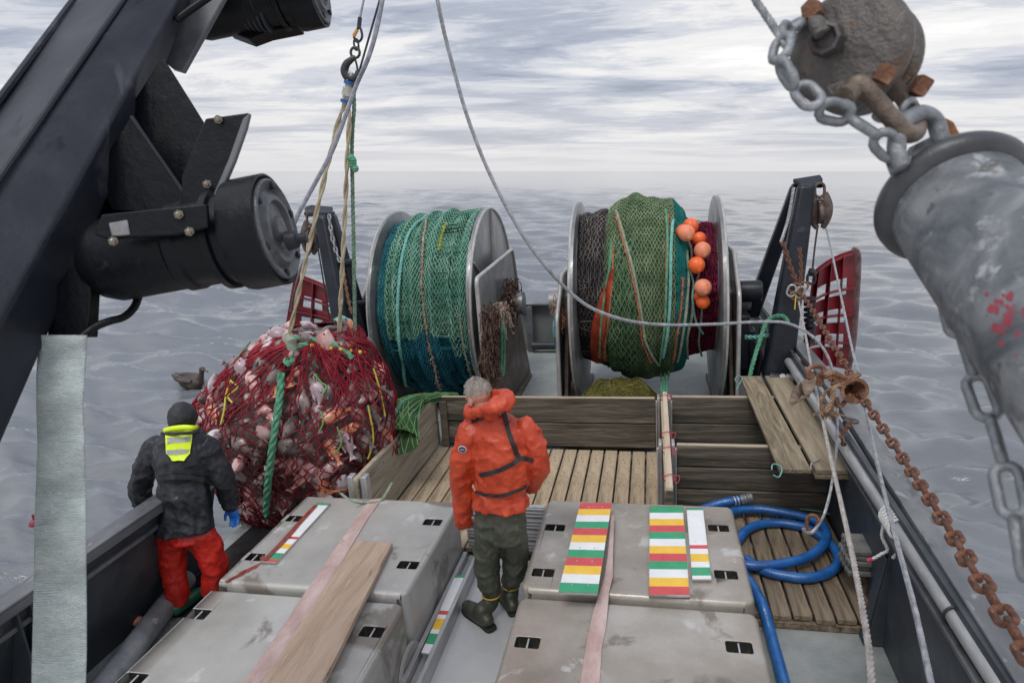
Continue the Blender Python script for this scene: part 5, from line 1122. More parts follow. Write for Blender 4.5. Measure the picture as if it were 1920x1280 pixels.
mb.build('line', mat('white rope', [(.45,.46,.45),(.62,.63,.62)], 20, .8), t_, fix=False)
mb = MB(); mb.tube([Vector((xx-.12,4.2,.56)), Vector((xx-.15,4.2,.545))], .013, 8); mb.build('red_end', tw, t_)
mb = MB(); mb.tube([Vector((1.41+.018*3.3+.052*math.cos(a), 3.3, .80+.052*math.sin(a))) for a in np.linspace(0, 2*math.pi, 20)[:-1]], .008, 6, closed=True); mb.tube([(1.47,3.3,.85),(1.5,3.3,.88)], .01, 6); tag(mb.build('pipe_clamp', dkm), 'black clamp ring round the near part of the rail pipe', 'clamp')
# small green twines
for (pts, lab) in (([(1447,880),(1449,870),(1462,872),(1466,882),(1460,894),(1450,890)], 'loop of green twine through the end of the weathered plank'), ([(1383,716),(1378,712),(1384,704),(1392,708),(1386,720),(1381,730)], 'green twine tied at the far end of the weathered plank')):
    mb = MB(); mb.tube(spline([at(u, v, z=.67) for u, v in pts], 6), .005, 5); tag(mb.build('twine_loop', r_turq), lab, 'twine')
mb = MB(); mb.tube(spline([at(1520,880,z=.67), at(1522,868,z=.68), at(1532,862,z=.67), at(1535,858,z=.67)], 6), .007, 5); tag(mb.build('twine_loop', palerope), 'pale cord knotted at the near end of the tan plank', 'twine')
rp('mooring_line', [at(1406,706,y=8.0), at(1412,680,y=8.1), at(1424,640,y=8.2), at(1440,600,y=8.3), at(1466,592,y=8.2), at(1478,604,y=8.2)], .026, r_green, 'green rope led up over the foot of the starboard gallows')
rp('mooring_line', [at(1398,632,y=8.6), at(1420,632,y=8.5), at(1440,628,y=8.4)], .03, r_turq, 'turquoise rope lying behind the foot of the starboard gallows')
# ------------------------------------------------------------------ blue suction hose
bluem = mat('blue hose', [(.008,.065,.23),(.014,.10,.33),(.03,.15,.42)], 5, .28, spec=.6, bump=.2, bscale=60, rvar=.08)
def ribhose(path, r, name, label, parent=None):
    P = [Vector(p) for p in path]; D = [0]
    for i in range(1, len(P)): D.append(D[-1]+(P[i]-P[i-1]).length)
    k = int(D[-1]/.006); Q = []; R_ = []; i = 0
    for j in range(k+1):
        s_ = D[-1]*j/k
        while i < len(P)-2 and D[i+1] < s_: i += 1
        Q.append(P[i].lerp(P[i+1], (s_-D[i])/max(1e-9, D[i+1]-D[i]))); R_.append(r*(1+.022*math.cos(j*math.pi/1.5)))
    mb = MB(); mb.tube(Q, R_, 18); o = mb.build(name, bluem, parent, fix=False, angle=180)
    return o if parent else tag(o, label, 'hose')
hz_ = lambda lst, z: [at(u, v, z=z) for u, v in lst]
t_ = thing('suction_hose', 'thick blue ribbed suction hose coiled on the dark slatted floor', 'hose', at(1480,1020,z=0))
ribhose(spline(hz_([(1399,1048),(1434,1070),(1477,1080),(1516,1083),(1552,1074),(1572,1055),(1568,1034),(1548,1011),(1512,990),(1469,981),(1430,982),(1401,993),(1386,1010),(1360,1040)], .040), 8), .038, 'lower_coil', '', t_)
ribhose(spline(hz_([(1350,975),(1375,958),(1414,954),(1453,958),(1505,968),(1538,981),(1550,1001),(1541,1024),(1512,1045),(1469,1056),(1430,1060),(1392,1057),(1350,1040)], .075), 8), .038, 'upper_coil', '', t_)
ribhose(spline(hz_([(1375,1040),(1395,1075),(1412,1100),(1430,1135)], .045)+hz_([(1443,1180),(1451,1210),(1462,1250),(1478,1310)], -.055), 8), .038, 'trailing_length', '', t_)
a_ = at(1392,936,z=.16); b_ = at(1340,946,z=.12)
ribhose(spline([a_, at(1365,940,z=.15), b_, at(1300,960,z=.08)], 8), .038, 'free_end', '', t_)
ax_ = (at(1405,933,z=.17)-a_).normalized(); mb = MB(); mb.lathe(a_-ax_*.02, ax_, [(0,.043),(.02,.046),(.03,.043),(.045,.046),(.05,.036),(.06,.046),(.075,.046),(.08,.04),(.09,.046),(.10,.046),(.11,.040),(.115,.030),(.02,.028)], 24, close=False); mb.build('hose_fitting', steelm, t_)
for k, (u, v) in enumerate(((1383,938), (1377,939))):
    mb = MB(); c = at(u, v, z=.158); mb.lathe(c-ax_*.005, ax_, [(0,.040),(0,.044),(.01,.044),(.01,.040)], 20); mb.build('hose_clip', alum, t_)
mb = MB(); mb.tube(spline(hz_([(1500,954),(1530,957),(1555,963),(1570,968)], .02), 6), .005, 5); tag(mb.build('twine_loop', r_turq, fix=False), 'thin green twine lying on the dark slatted floor behind the hose', 'twine')
# ------------------------------------------------------------------ crane arm with winch motors (upper port side of the picture)
armm = mat('crane paint', [(.006,.008,.014),(.018,.021,.031),(.045,.049,.062)], 1.6, .52, bump=.25, bscale=22, blot=[((.06,.065,.08), .62), ((.004,.005,.008), .62)], blotscale=3, rvar=.14, spec=.32)
blk = mat('black gloss paint', [(.002,.003,.005),(.006,.007,.010)], 4, .34, spec=.2, bump=.4, bscale=20, blot=((.03,.032,.038), .66), blotscale=9)
capg = mat('end cap paint', [(.03,.033,.04),(.07,.075,.085),(.13,.135,.145)], 9, .4, bump=.5, bscale=40)
boltm = mat('bolt', [(.10,.08,.06),(.35,.31,.27)], 30, .35, metal=.8)
ca = thing('crane_arm', 'huge navy crane arm crossing the upper port corner with two black winch motors', 'crane', at(100,700,d=1.6))
secT = [(199,-80,2.85), (287,-80,2.62), (378,-82,2.62), (390,-60,2.75), (330,-90,3.05)]
secB = [(-330,638,1.72), (-330,811,1.45), (-330,1196,1.40), (-250,1422,1.50), (-420,1100,1.8)]
mb = MB(); mb.loft([[at(u, v, d=d) for u, v, d in secB], [at(u, v, d=d) for u, v, d in secT]]); beam = mb.build('beam', armm, ca, bevel=.018, seg=3, angle=35)
mb = MB(); mb.tube([at(-329,806,d=1.44), at(286,-79,d=2.61)], .010, 8); mb.build('weld_seam', armm, beam)
mb = MB(); e0, e1 = at(-200,455,d=1.85), at(196,-76,d=2.86); mb.tube([e0, e1], .014, 8); mb.build('edge_pipe', armm, beam)
def plate(pts, d, th, name, m, par=ca, bevel=.004):
    P = [at(u, v, d=(d if dd is None else dd)) for u, v, dd in [(p+(None,))[:3] for p in pts]]
    mb = MB(); mb.prism(P, ray(P and 960, 640).normalized()*th); return mb.build(name, m, par, bevel=bevel)
plate([(304,112),(330,20),(350,-40),(440,-40),(342,134),(322,128)], 2.62, .03, 'web_plate', mat('grey flange paint', [(.06,.065,.08),(.11,.115,.13),(.17,.175,.19)], 5, .4))
mb = MB(); mb.tube([at(330,38,d=2.5), at(420,-25,d=2.55)], .014, 10); mb.build('hydraulic_pipe', blk, ca)
plate([(236,212),(300,112),(308,112),(390,243),(388,262),(345,398),(250,420),(180,430),(150,400)], 2.32, .012, 'gusset', blk)
plate([(243,219),(249,216),(322,328),(345,362),(340,400),(210,395),(176,330)], 2.20, .012, 'gusset', blk)
mb = MB(); mb.tube([at(246,219,d=2.19), at(322,329,d=2.19), at(344,362,d=2.19)], .006, 8); mb.build('gusset_edge', armm, ca)
plate([(100,430,2.2),(200,395,2.3),(345,385,2.35),(390,395,2.35),(388,425,2.3),(330,450,2.2),(160,470,2.1)], 2.25, .02, 'mount_shelf', blk)
plate([(190,402),(386,382),(390,426),(330,440),(200,448),(176,440)], 1.845, .02, 'mount_shelf', blk)
plate([(203,418),(238,412),(243,440),(209,443)], 1.84, .006, 'highlight_patch', mat('pale highlight steel', [(.12,.12,.13),(.24,.24,.25)], 20, .45))  # pale plate on the shelf; a highlight is put into its colour
mp = plate([(385,222),(466,211),(462,232),(442,290),(392,400),(382,420),(340,400),(340,330)], 1.99, .015, 'mount_plate', blk)
plate([(468,211),(461,240),(440,300),(386,427),(375,421),(428,298),(455,222)], 1.955, .02, 'mount_flange', mat('grey edge paint', [(.09,.095,.11),(.15,.155,.17)], 5, .4))
for u, v, bd in ((409,224,1.985), (335,402,1.84), (355,434,1.84), (212,452,1.84), (388,345,1.985)):
    mb = MB(); n_ = (CAM-at(u, v, d=2.2)).normalized(); mb.lathe(at(u, v, d=bd), n_, [(0,.013),(.004,.013),(.004,.008),(.012,.008),(.014,.005)], 6); mb.build('bolt', boltm, ca, smooth=False)
rt, dn, fw = (ray(961,640)-ray(960,640)).normalized(), (ray(960,641)-ray(960,640)).normalized(), ray(960,640).normalized()
def motor(c, sc, par, up=0):
    ax_ = (rt*.98-dn*.17-fw*.06).normalized(); r = .166*sc
    mb = MB(); b = c-ax_*.60*sc
    prof_ = [(0,.03),(.01,.075),(.05,.112),(.09,.126),(.30,.126),(.31,.134),(.34,.134),(.35,.128),(.42,.128),(.43,.150),(.45,.150),(.455,.138),(.485,.138),(.49,.162),(.505,.166)]
    mb.lathe(b, ax_, [(h*sc, q*sc) for h, q in prof_]+[(.58*sc,.166*sc),(.598*sc,.166*sc),(.60*sc,.160*sc),(.592*sc,.150*sc),(.590*sc,0)], 56); w = mb.build('winch_motor', blk, par, angle=30)
    mb = MB(); mb.lathe(c, ax_, [(-.004,.150*sc),(.006,.150*sc),(.010,.144*sc),(.004,.130*sc),(-.004,.118*sc),(.004,.106*sc),(.014,.100*sc),(.014,.086*sc),(.002,.078*sc),(.006,.04*sc),(.016,.034*sc),(.018,0)], 48); cp = mb.build('end_cap', capg, w, angle=30)
    u_ = ax_.cross(Vector((0,0,1))).normalized(); v_ = ax_.cross(u_)
    for k in range(6):
        a = k*math.pi/3+.3; mb = MB(); mb.lathe(c+(u_*math.cos(a)+v_*math.sin(a))*.132*sc, ax_, [(0,.012*sc),(.012,.012*sc),(.014,.006*sc),(.014,0)], 6); mb.build('cap_bolt', armm, w, smooth=False)
    mb = MB(); q = c+u_*-.08*sc*0+(rt*.03+dn*.035)*sc; mb.lathe(q, ax_, [(0,.03*sc),(.03,.026*sc),(.035,.016*sc),(.06,.016*sc),(.062,0)], 16); mb.build('breather', armm, w)
    return w
motor(at(520,430,d=2.02), 1.0, ca)
motor(at(594,-28,d=2.85), 1.0, ca)
plate([(398,12),(425,-60),(560,-60),(560,50),(500,62),(468,74),(425,58)], 2.9, .08, 'motor_housing', blk)
mb = MB()
for k in range(5): mb.lathe(at(480+k*2, 22+k*2, d=2.86), (rt*.98-dn*.1-fw*.08), [(k*.018-.05,.06),(k*.018-.045,.07),(k*.018-.038,.07),(k*.018-.034,.06)], 22)
mb.build('cooling_fins', armm, ca)
plate([(88,632),(100,545),(130,500),(172,480),(171,515),(165,632)], 2.0, .05, 'post', blk)
mb = MB(); mb.tube(spline([at(262,548,d=2.1), at(252,575,d=2.08), at(232,594,d=2.05), at(205,602,d=2.02), at(180,612,d=2.0), at(155,630,d=1.98)], 6), .012, 10); mb.build('hydraulic_hose', blk, ca)
# pale woven belt hanging from the arm
beltm = mat('pale green belt', [(.40,.46,.46),(.52,.59,.585),(.64,.70,.69)], 9, .5, bump=.5, bscale=30, ridge=(55,'Z',2.0), stretch=(1,1,2.2), blot=((.30,.37,.37), .66), blotscale=5, sss=0)
mb = MB(); rows = [(628,74,164),(700,68,160),(760,68,156),(830,70,159),(900,68,161),(980,64,162),(1060,64,162),(1140,62,163),(1220,60,163),(1320,58,160)]; rings = []
for i in range(60):
    f = i/59*(len(rows)-1); k = min(len(rows)-2, int(f)); g = f-k; v, a, b = [rows[k][q]*(1-g)+rows[k+1][q]*g for q in range(3)]
    d0 = 1.95+.012*math.sin(i*.5); pa, pb = at(a, v, d=d0), at(b, v, d=d0+.015*math.sin(i*.31)); c = (pa+pb)/2; w_ = (pb-pa)/2; n_ = (CAM-c).normalized()
    rings.append([c+w_*math.cos(q)+n_*(.012+.006*math.sin(i*1.3))*math.sin(q) for q in np.linspace(0, 2*math.pi, 21)[:-1]])
mb.loft(rings); tag(mb.build('hanging_belt', beltm, angle=180), 'pale green ribbed flat hose hanging down from the black post of the crane arm', 'flat hose')
# ------------------------------------------------------------------ galvanised boom, block and chains (upper starboard side)
boomm = mat('weathered galvanised', [(.06,.07,.08),(.125,.137,.15),(.21,.222,.232)], 13, .55, metal=.05, spec=.35, bump=.3, bscale=40, blot=[((.34,.355,.365), .60), ((.075,.07,.065), .60)], blotscale=12, dist=.8)
P0 = at(1788,378,d=1.15); P1 = at(2050,700,d=.86); ax_ = (P1-P0).normalized()
bo = thing('cargo_boom', 'thick galvanised boom with a flared collar and flecks of red paint', 'boom', P1)
mb = MB(); mb.lathe(P0, ax_, [(0,.02),(0,.104),(.9,.112)], 56); mb.build('tube', boomm, bo, angle=30)
mb = MB(); mb.lathe(P0-ax_*.012, ax_, [(0,.0),(.0,.110),(-.006,.116),(-.003,.122),(.006,.125),(.016,.124),(.024,.119),(.029,.110),(.032,.104)], 64); mb.build('collar', mat('collar paint', [(.03,.032,.038),(.06,.062,.068),(.12,.12,.13)], 6, .42, bump=.3), bo, angle=60)
redp = mat('red paint flecks', [(.20,.025,.045),(.30,.05,.07)], 20, .5)
mb = MB(); u_ = ax_.orthogonal().normalized(); w_ = ax_.cross(u_)
cnt = 0
for k in range(34):
    uu, vv = random.gauss(1892, 20), random.gauss(598, 30)
    if uu > 1935: continue
    d_ = ray(uu, vv).normalized(); oc = CAM-P0
    # meet the tube
    A = 1-d_.dot(ax_)**2; B = oc.dot(d_)-oc.dot(ax_)*d_.dot(ax_); C_ = oc.dot(oc)-oc.dot(ax_)**2-.1085**2; D = B*B-A*C_
    if D <= 0: continue
    p = CAM+d_*((-B-math.sqrt(D))/A); h_ = (p-P0).dot(ax_)
    if h_ < .06: continue
    n_ = (p-P0-ax_*h_).normalized(); p = P0+ax_*h_+n_*(.104+.008*h_/.9-.0003); s1 = random.uniform(.0015,.0055); a1 = n_.cross(ax_).normalized()
    mb.prism([p+(ax_*math.sin(q)*s1*random.uniform(1,1.9)+a1*math.cos(q)*s1*random.uniform(.6,1.2)) for q in np.linspace(0, 2*math.pi, 8)[:-1]], n_*.0006)
mb.build('paint_flecks', redp, bo, smooth=False)
mb = MB(); ep = at(1765,292,d=1.17); mb.prism([at(1688,322,d=1.13), at(1722,268,d=1.14), at(1748,255,d=1.15), at(1800,262,d=1.17), at(1830,300,d=1.18)], fw*.03); mb.build('end_lug', boomm, bo, bevel=.004)
mb = MB(); mb.prism([at(u, v, d=1.2) for u, v in ((1752,222),(1765,215),(1790,228),(1802,252),(1803,272),(1780,278),(1762,262))], fw*.02); mb.build('rusty_lug', mat('orange rust', [(.05,.02,.012),(.22,.08,.02),(.40,.18,.04)], 30, .7, bump=.6), bo, bevel=.004)
castm = mat('grey cast block', [(.045,.04,.038),(.095,.087,.08),(.17,.155,.14)], 8, .5, metal=.15, bump=1.6, bscale=20, blot=[((.11,.06,.035), .58), ((.33,.32,.31), .64)], blotscale=11)
brass = mat('brown shackle', [(.07,.055,.045),(.15,.115,.09),(.24,.19,.15)], 14, .5, metal=.4, bump=.7, bscale=50)
galc = mat('galvanised chain', [(.13,.14,.155),(.22,.235,.25),(.34,.355,.37)], 18, .42, metal=.45, bump=.5, bscale=60)
bt_ = thing('cargo_block', 'heavy grey cast block hanging over the boom end wrapped in galvanised chain', 'block', at(1600,150,d=1.2))
nn = (-rt*.66+dn*.08-fw*.74).normalized()
def bdisc(c, r, th, name, sc_pts=None, dome=.0):
    mb = MB(); mb.lathe(c, nn, [(-th,.0),(-th,r*.94),(-th*.6,r),(th*.3,r),(th*.7,r*.97),(th+dome*.35,r*.88),(th+dome*.75,r*.66),(th+dome,r*.35),(th+dome,0)], 48); return mb.build(name, castm, bt_, angle=50)
c1 = at(1592,92,d=1.17); c2 = c1-nn*.075
bdisc(c1, .100, .014, 'cheek', dome=.014); bdisc(c2, .100, .014, 'cheek'); 
mb = MB(); mb.lathe(c1-nn*.055, nn, [(0,.088),(.008,.070),(.018,.070),(.027,.088)], 40); mb.build('sheave', blockm, bt_)
# lobe towards the shackle, boss and rib
def lobe(c, pts, name, th=.024):
    mb = MB(); mb.prism([at(u, v, d=d) for u, v, d in pts], -nn*th); return mb.build(name, castm, bt_, bevel=.006, seg=3)
lobe(c1, [(1545,160,1.150),(1690,110,1.175),(1672,165,1.165),(1640,185,1.155),(1600,215,1.145),(1575,205,1.145)], 'neck')
lobe(c1, [(1660,100,1.22),(1712,90,1.23),(1700,150,1.225),(1690,195,1.22),(1668,185,1.22)], 'neck')
bc = at(1549,74,d=1.145)
mb = MB(); mb.lathe(bc-nn*.01, nn, [(0,.030),(.022,.027),(.024,.021),(.012,.014),(.012,0)], 8); mb.build('axle_nut', mat('dark nut', [(.04,.035,.04),(.10,.09,.09)], 20, .5, metal=.4), bt_, smooth=False)
mb = MB(); q1, q2 = at(1528,36,d=1.15), at(1546,66,d=1.14); mb.tube([q1, q2], [.018,.024], 10, flat=.6); mb.build('keeper_plate', castm, bt_, bevel=.003)
for (u, v, d_) in ((1523,20,1.17), (1660,8,1.17)):
    mb = MB(); mb.lathe(at(u, v, d=d_), nn, [(-.03,.017),(.012,.017),(.014,.0)], 6); mb.build('rusty_bolt', rustm, bt_, smooth=False)
sh = thing('bow_shackle', 'brown bow shackle with rusty square-headed pin between the grey block and the boom', 'shackle', at(1680,200,d=1.14))
mb = MB(); mb.tube(spline(P3([(1594,168,1.10),(1612,158,1.09),(1640,185,1.09),(1672,222,1.09),(1700,250,1.10),(1718,246,1.13),(1716,222,1.16),(1695,185,1.18),(1668,150,1.18)]), 7), [.015]*57, 14); mb.build('bow', brass, sh)
mb = MB(); mb.tube(P3([(1572,188,1.10),(1600,168,1.11),(1680,128,1.18),(1706,112,1.2)]), .012, 12); mb.build('pin', brass, sh)
mb = MB(); mb.lathe(at(1590,178,d=1.085), at(1572,188,d=1.08)-at(1600,168,d=1.1), [(-.012,.017),(.012,.017),(.014,0)], 10); mb.build('pin_head', brass, sh)
for (u, v, d_, r_) in ((1655,138,1.09,.019), (1722,160,1.16,.022)):
    mb = MB(); aa = (at(u+30,v+16,d=d_)-at(u,v,d=d_)).normalized(); mb.lathe(at(u, v, d=d_)-aa*.008, aa, [(0,r_*.6),(0,r_),(.022,r_),(.024,r_*.8),(.024,0)], 4); mb.build('square_nut', rustm, sh, smooth=False, bevel=.002)
sh2 = thing('bow_shackle', 'galvanised shackle linking the brown bow shackle to the boom end lug', 'shackle', at(1730,270,d=1.12))
mb = MB(); mb.tube(spline(P3([(1690,310,1.10),(1681,285,1.10),(1684,252,1.10),(1700,226,1.12),(1728,213,1.14),(1752,226,1.15),(1762,255,1.15),(1768,282,1.15)]), 7), .0145, 12); mb.build('bow', galc, sh2)
mb = MB(); mb.tube(P3([(1665,318,1.12),(1690,308,1.11),(1725,292,1.13),(1780,268,1.16)]), .011, 10); mb.build('pin', galc, sh2)
def chain2(pts, wire, L_, W_, m, label): return chain_thing(spline(P3(pts), 8), wire, L_, W_, m, label, n=10)
chain2([(1492,44,1.2),(1472,72,1.13),(1464,100,1.11),(1470,128,1.10),(1485,150,1.09),(1505,168,1.09),(1520,185,1.08),(1545,205,1.08),(1580,214,1.08),(1610,232,1.08),(1645,255,1.09),(1680,288,1.1),(1706,306,1.11),(1722,316,1.12)], .0078, .066, .046, galc, 'galvanised chain looped round the near edge of the grey block')
chain2([(1640,215,1.14),(1670,218,1.13),(1700,205,1.14),(1722,190,1.17)], .006, .052, .038, galc, 'few galvanised links lying behind the brown bow shackle')
chain2([(1785,560,1.10),(1800,620,1.06),(1822,690,1.02),(1848,760,.98),(1872,835,.94),(1893,915,.90),(1908,1000,.87),(1922,1090,.85)], .0078, .088, .044, galc, 'galvanised long-link chain hanging along the outer side of the boom')
mb = MB(); rope(mb, P3([(1395,-50,1.17),(1416,0,1.15),(1445,42,1.14),(1475,88,1.12)]), .0068, 6, .05); tag(mb.build('wire_rope', galc, fix=False), 'grey wire rope coming down to the galvanised chain at the top of the picture', 'wire')
# ------------------------------------------------------------------ people
def ring(c, rx, ry, yaw=0, n=20, tilt=0, pw=1.0, fold=0, ph=0):
    c = Vector(c); R = Matrix.Rotation(yaw, 3, 'Z') @ Matrix.Rotation(tilt, 3, 'X'); o = []
    for j in range(n):
        a = 2*math.pi*j/n; x, y = math.cos(a), math.sin(a); g = 1+fold*(math.sin(9*a+ph)+.6*math.sin(15*a+2*ph+1)); o.append(c+R@Vector((x*rx*g, y*ry*g, 0)))
    return o
def limb(mb, pts, rs, n=14, ends=True, k=5):
    P = spline(pts, k); R_ = list(np.interp(np.linspace(0, 1, len(P)), np.linspace(0, 1, len(rs)), rs)); mb.tube(P, R_, n)
    if ends: mb.ball(pts[0], rs[0]*.98, 12); mb.ball(pts[-1], rs[-1]*.98, 12)
def surfpx(o, uv, lift=.006):
    dg = bpy.context.evaluated_depsgraph_get(); dg.update(); ev = o.evaluated_get(dg); org = Vector((0,0,0)); q = o
    while q: org += q.location; q = q.parent
    res = []
    for u, v in uv:
        d = ray(u, v).normalized(); ok, p, n, _ = ev.ray_cast(CAM-org, d)
        if ok: res.append((p+org+n*lift, n))
    return res
def webbing(o, uv, w, name, m, par, lift=.006, th=.004, k=8):
    pts = surfpx(o, [tuple(q) for q in [(p.x, p.y) for p in spline([Vector((u, v, 0)) for u, v in uv], k)]], lift)
    vs = []
    for i, (p, n) in enumerate(pts):
        t = (pts[min(i+1, len(pts)-1)][0]-pts[max(i-1, 0)][0]).normalized(); s = n.cross(t).normalized()*w/2; vs.append([p-s, p+s, p+s+n*th, p-s+n*th])
    mb = MB(); mb.loft(vs); return mb.build(name, m, par, angle=60)
def patch_on(o, poly, name, m, par, lift=.004, th=.004, nx=6, ny=8):
    """poly: TL TR BR BL pixels; draped over o"""
    (a, b, c, d) = poly; mb = MB(); g = []
    for j in range(ny):
        f = j/(ny-1); l = (a[0]*(1-f)+d[0]*f, a[1]*(1-f)+d[1]*f); r = (b[0]*(1-f)+c[0]*f, b[1]*(1-f)+c[1]*f); row = []
        for i in range(nx):
            e = i/(nx-1); row.append((l[0]*(1-e)+r[0]*e, l[1]*(1-e)+r[1]*e))
        g.append(surfpx(o, row, lift))
    vs = []; 
    for row in g: vs += [[p for p, n in row]]
    up_ = [[p+n*th for p, n in row] for row in g]
    k = nx; V = [p for r in vs for p in r]+[p for r in up_ for p in r]; F = []; N_ = nx*ny
    if len(V) != 2*N_: return None
    for j in range(ny-1):
        for i in range(nx-1): q = j*nx+i; F.append((q, q+1, q+nx+1, q+nx)); F.append((N_+q, N_+q+nx, N_+q+nx+1, N_+q+1))
    bd = [i for i in range(nx)]+[j*nx+nx-1 for j in range(1, ny)]+[(ny-1)*nx+i for i in range(nx-2, -1, -1)]+[j*nx for j in range(ny-2, 0, -1)]
    for i in range(len(bd)): q, r = bd[i], bd[(i+1) % len(bd)]; F.append((q, N_+q, N_+r, r))
    mb.add(V, F); return mb.build(name, m, par, angle=60)
orj = mat('orange oilskin', [(.38,.036,.013),(.50,.054,.018),(.60,.076,.028)], 5, .40, bump=.5, bscale=14, blot=((.42,.05,.018), .66), blotscale=5, spec=.45)
olv = mat('olive oilskin', [(.035,.038,.026),(.055,.060,.042),(.085,.09,.065)], 5, .5, bump=.6, bscale=14)
webm = mat('black webbing', [(.012,.012,.014),(.03,.03,.033)], 30, .7)
bootm = mat('olive boot rubber', [(.03,.033,.022),(.055,.058,.04)], 8, .42, bump=.4)
solem = mat('black sole', [(.008,.008,.008),(.02,.02,.02)], 9, .7)
skinm = mat('skin', [(.42,.20,.14),(.52,.27,.20),(.58,.33,.26)], 14, .5, sss=.1, bump=.3, bscale=80)
hairm = mat('short grey hair', [(.26,.215,.18),(.42,.37,.33),(.58,.53,.49)], 26, .8, bump=1.5, bscale=140, stretch=(1,1,.35))
Y = 4.14
def Q(u, v, dy=0.0): return at(u, v, y=Y+dy)
man = thing('person', 'man in orange hooded jacket and olive trousers standing with his back turned, looking down', 'person', (Q(935,1160).x, Y, 0))
# jacket
mb = MB()
rows = [(948,939,.206,.150,.035),(940,939,.203,.148,.045),(928,938,.188,.135,.028),(920,938,.182,.130,.006),(908,939,.192,.138,.03),(890,939,.200,.143,.028),(868,940,.203,.146,.012),(840,938,.206,.146,.016),(815,936,.208,.140,.014),(800,934,.192,.125,.01),(787,930,.150,.105,0),(774,922,.10,.09,0)]
mb.loft([ring(Q(u, v, .01+.06*(962-v)/190), rx, ry, -.18, 60, fold=fo, ph=v*.012) for v, u, rx, ry, fo in rows])
limb(mb, [Q(884,808,.05), Q(872,850,.04), Q(866,895,.05), Q(868,940,.08), Q(868,975,.10)], [.088,.088,.080,.072,.066])
limb(mb, [Q(985,806,.06), Q(1001,835,.04), Q(1008,868,.05), Q(1004,892,.12), Q(992,912,.22)], [.092,.088,.080,.068,.058])
mb.ball(Q(878,978,.10), .045, 10); mb.ball(Q(860,976,.10), .045, 10)
# hood folded round the neck
hp = [Q(882,776,.03), Q(905,770,-.06), Q(935,762,-.075), Q(952,752,-.0), Q(940,742,.11), Q(905,752,.17), Q(883,766,.12)]
hs_ = spline(hp, 6, closed=True); hr_ = np.interp(np.arange(len(hs_))/6, range(8), [.034,.042,.052,.058,.046,.036,.034,.034]); mb.tube(hs_, list(hr_), 14, closed=True)
mb.ball(Q(930,757,-.005), .060, 16, (1.15,1,1.0)); mb.ball(Q(918,774,-.01), .07, 12)
jk = mb.build('jacket', orj, man); remesh(jk, .009, 2, [(.030,.17),(.015,-.12),(.005,-.05)])
# trousers
mb = MB()
mb.loft([ring(Q(939,v,.0), rx, ry, -.12, 20) for v, rx, ry in ((935,.12,.09),(960,.175,.122),(990,.19,.134),(1008,.185,.132))])
limb(mb, [Q(920,995,-.01), Q(914,1030,-.02), Q(913,1068,-.03), Q(921,1102,-.04)], [.108,.100,.088,.074], 16)
limb(mb, [Q(960,995,.03), Q(964,1030,.06), Q(965,1062,.08), Q(957,1090,.10)], [.106,.098,.086,.072], 16)
tr = mb.build('trousers', olv, man); remesh(tr, .009, 2, [(.028,.16),(.014,-.12),(.005,-.05)])
for (a, b, c_, toe, heel, nm) in ((Q(922,1100,-.04), Q(920,1128,-.04), Q(915,1150,-.03), (-1.325,4.135), (-1.145,3.985), 'boot'), (Q(958,1088,.10), Q(958,1106,.10), Q(957,1125,.10), (-1.10,4.34), (-1.0,4.17), 'boot')):
    tx, ty = toe; hx, hy = heel; mb = MB()
    limb(mb, [a, b, Vector((hx*.75+tx*.25, hy*.75+ty*.25, .10))], [.058,.060,.062], 14)
    P_ = [Vector((hx, hy, .055)), Vector((hx*.5+tx*.5, hy*.5+ty*.5, .058)), Vector((tx, ty, .050))]
    mb.tube(spline(P_, 4), [.050,.056,.060,.062,.060,.058,.056,.054,.046], 14, flat=.9); mb.ball(P_[2], .047, 12); mb.ball(P_[0], .05, 12)
    bo_ = mb.build(nm, bootm, man); remesh(bo_, .010, 3, [(.006,.05)])
    mb = MB(); dirv = Vector((tx-hx, ty-hy, 0)); L_ = dirv.length; dirv.normalize(); sv = Vector((-dirv.y, dirv.x, 0)); c0 = Vector((hx, hy, 0)); pts = []
    for f, w in ((-.30,.0),(-.27,.035),(-.15,.046),(.2,.040),(.55,.050),(.9,.054),(1.12,.042),(1.22,.018),(1.24,0)): pts.append(c0+dirv*L_*f+sv*w)
    pts += [c0+dirv*L_*f-sv*w for f, w in ((1.22,.018),(1.12,.042),(.9,.050),(.55,.046),(.2,.040),(-.15,.046),(-.27,.035))]
    mb.prism([p+Vector((0,0,.001)) for p in pts], (0,0,.024)); mb.build('sole', solem, bo_, bevel=.004)
    mb = MB(); ym = (a+b)/2; mb.tube([ym+Vector((.063*math.cos(q), .063*math.sin(q), .0)) for q in np.linspace(0, 2*math.pi, 18)[:-1]], .006, 6, closed=True); mb.build('yellow_band', mat('mustard band', [(.42,.26,.04),(.5,.33,.06)], 9, .6), bo_)
# head, neck and hair: he looks down to port
hc = Q(896,745,.12); F_ = Vector((-.80,.50,-.33)).normalized(); U_ = (Vector((-.12,.10,1))-F_*Vector((-.12,.10,1)).dot(F_)).normalized(); S_ = F_.cross(U_).normalized()
R3 = Matrix((F_, S_, U_)).transposed()
mb = MB(); hd = lambda f, s, u: hc+F_*f+S_*s+U_*u
mb.ball(hd(-.012,0,.025), .1, 20, (.98,.78,.95), R3); mb.ball(hd(.030,0,-.045), .072, 16, (.85,.80,1.05), R3); mb.ball(hd(.055,0,-.085), .036, 12, (.9,1.0,.8), R3)
mb.tube([hd(.088,0,.005), hd(.108,0,-.030), hd(.098,0,-.042)], [.008,.014,.012], 8)
for s_ in (-1, 1):
    mb.ball(hd(-.002, s_*.080, -.018), .030, 12, (.75,.28,1.05), R3); mb.ball(hd(.078, s_*.032, .014), .016, 8, (.7,1.3,.5), R3); mb.ball(hd(.062, s_*.036, -.03), .026, 10, (.8,.9,.8), R3)
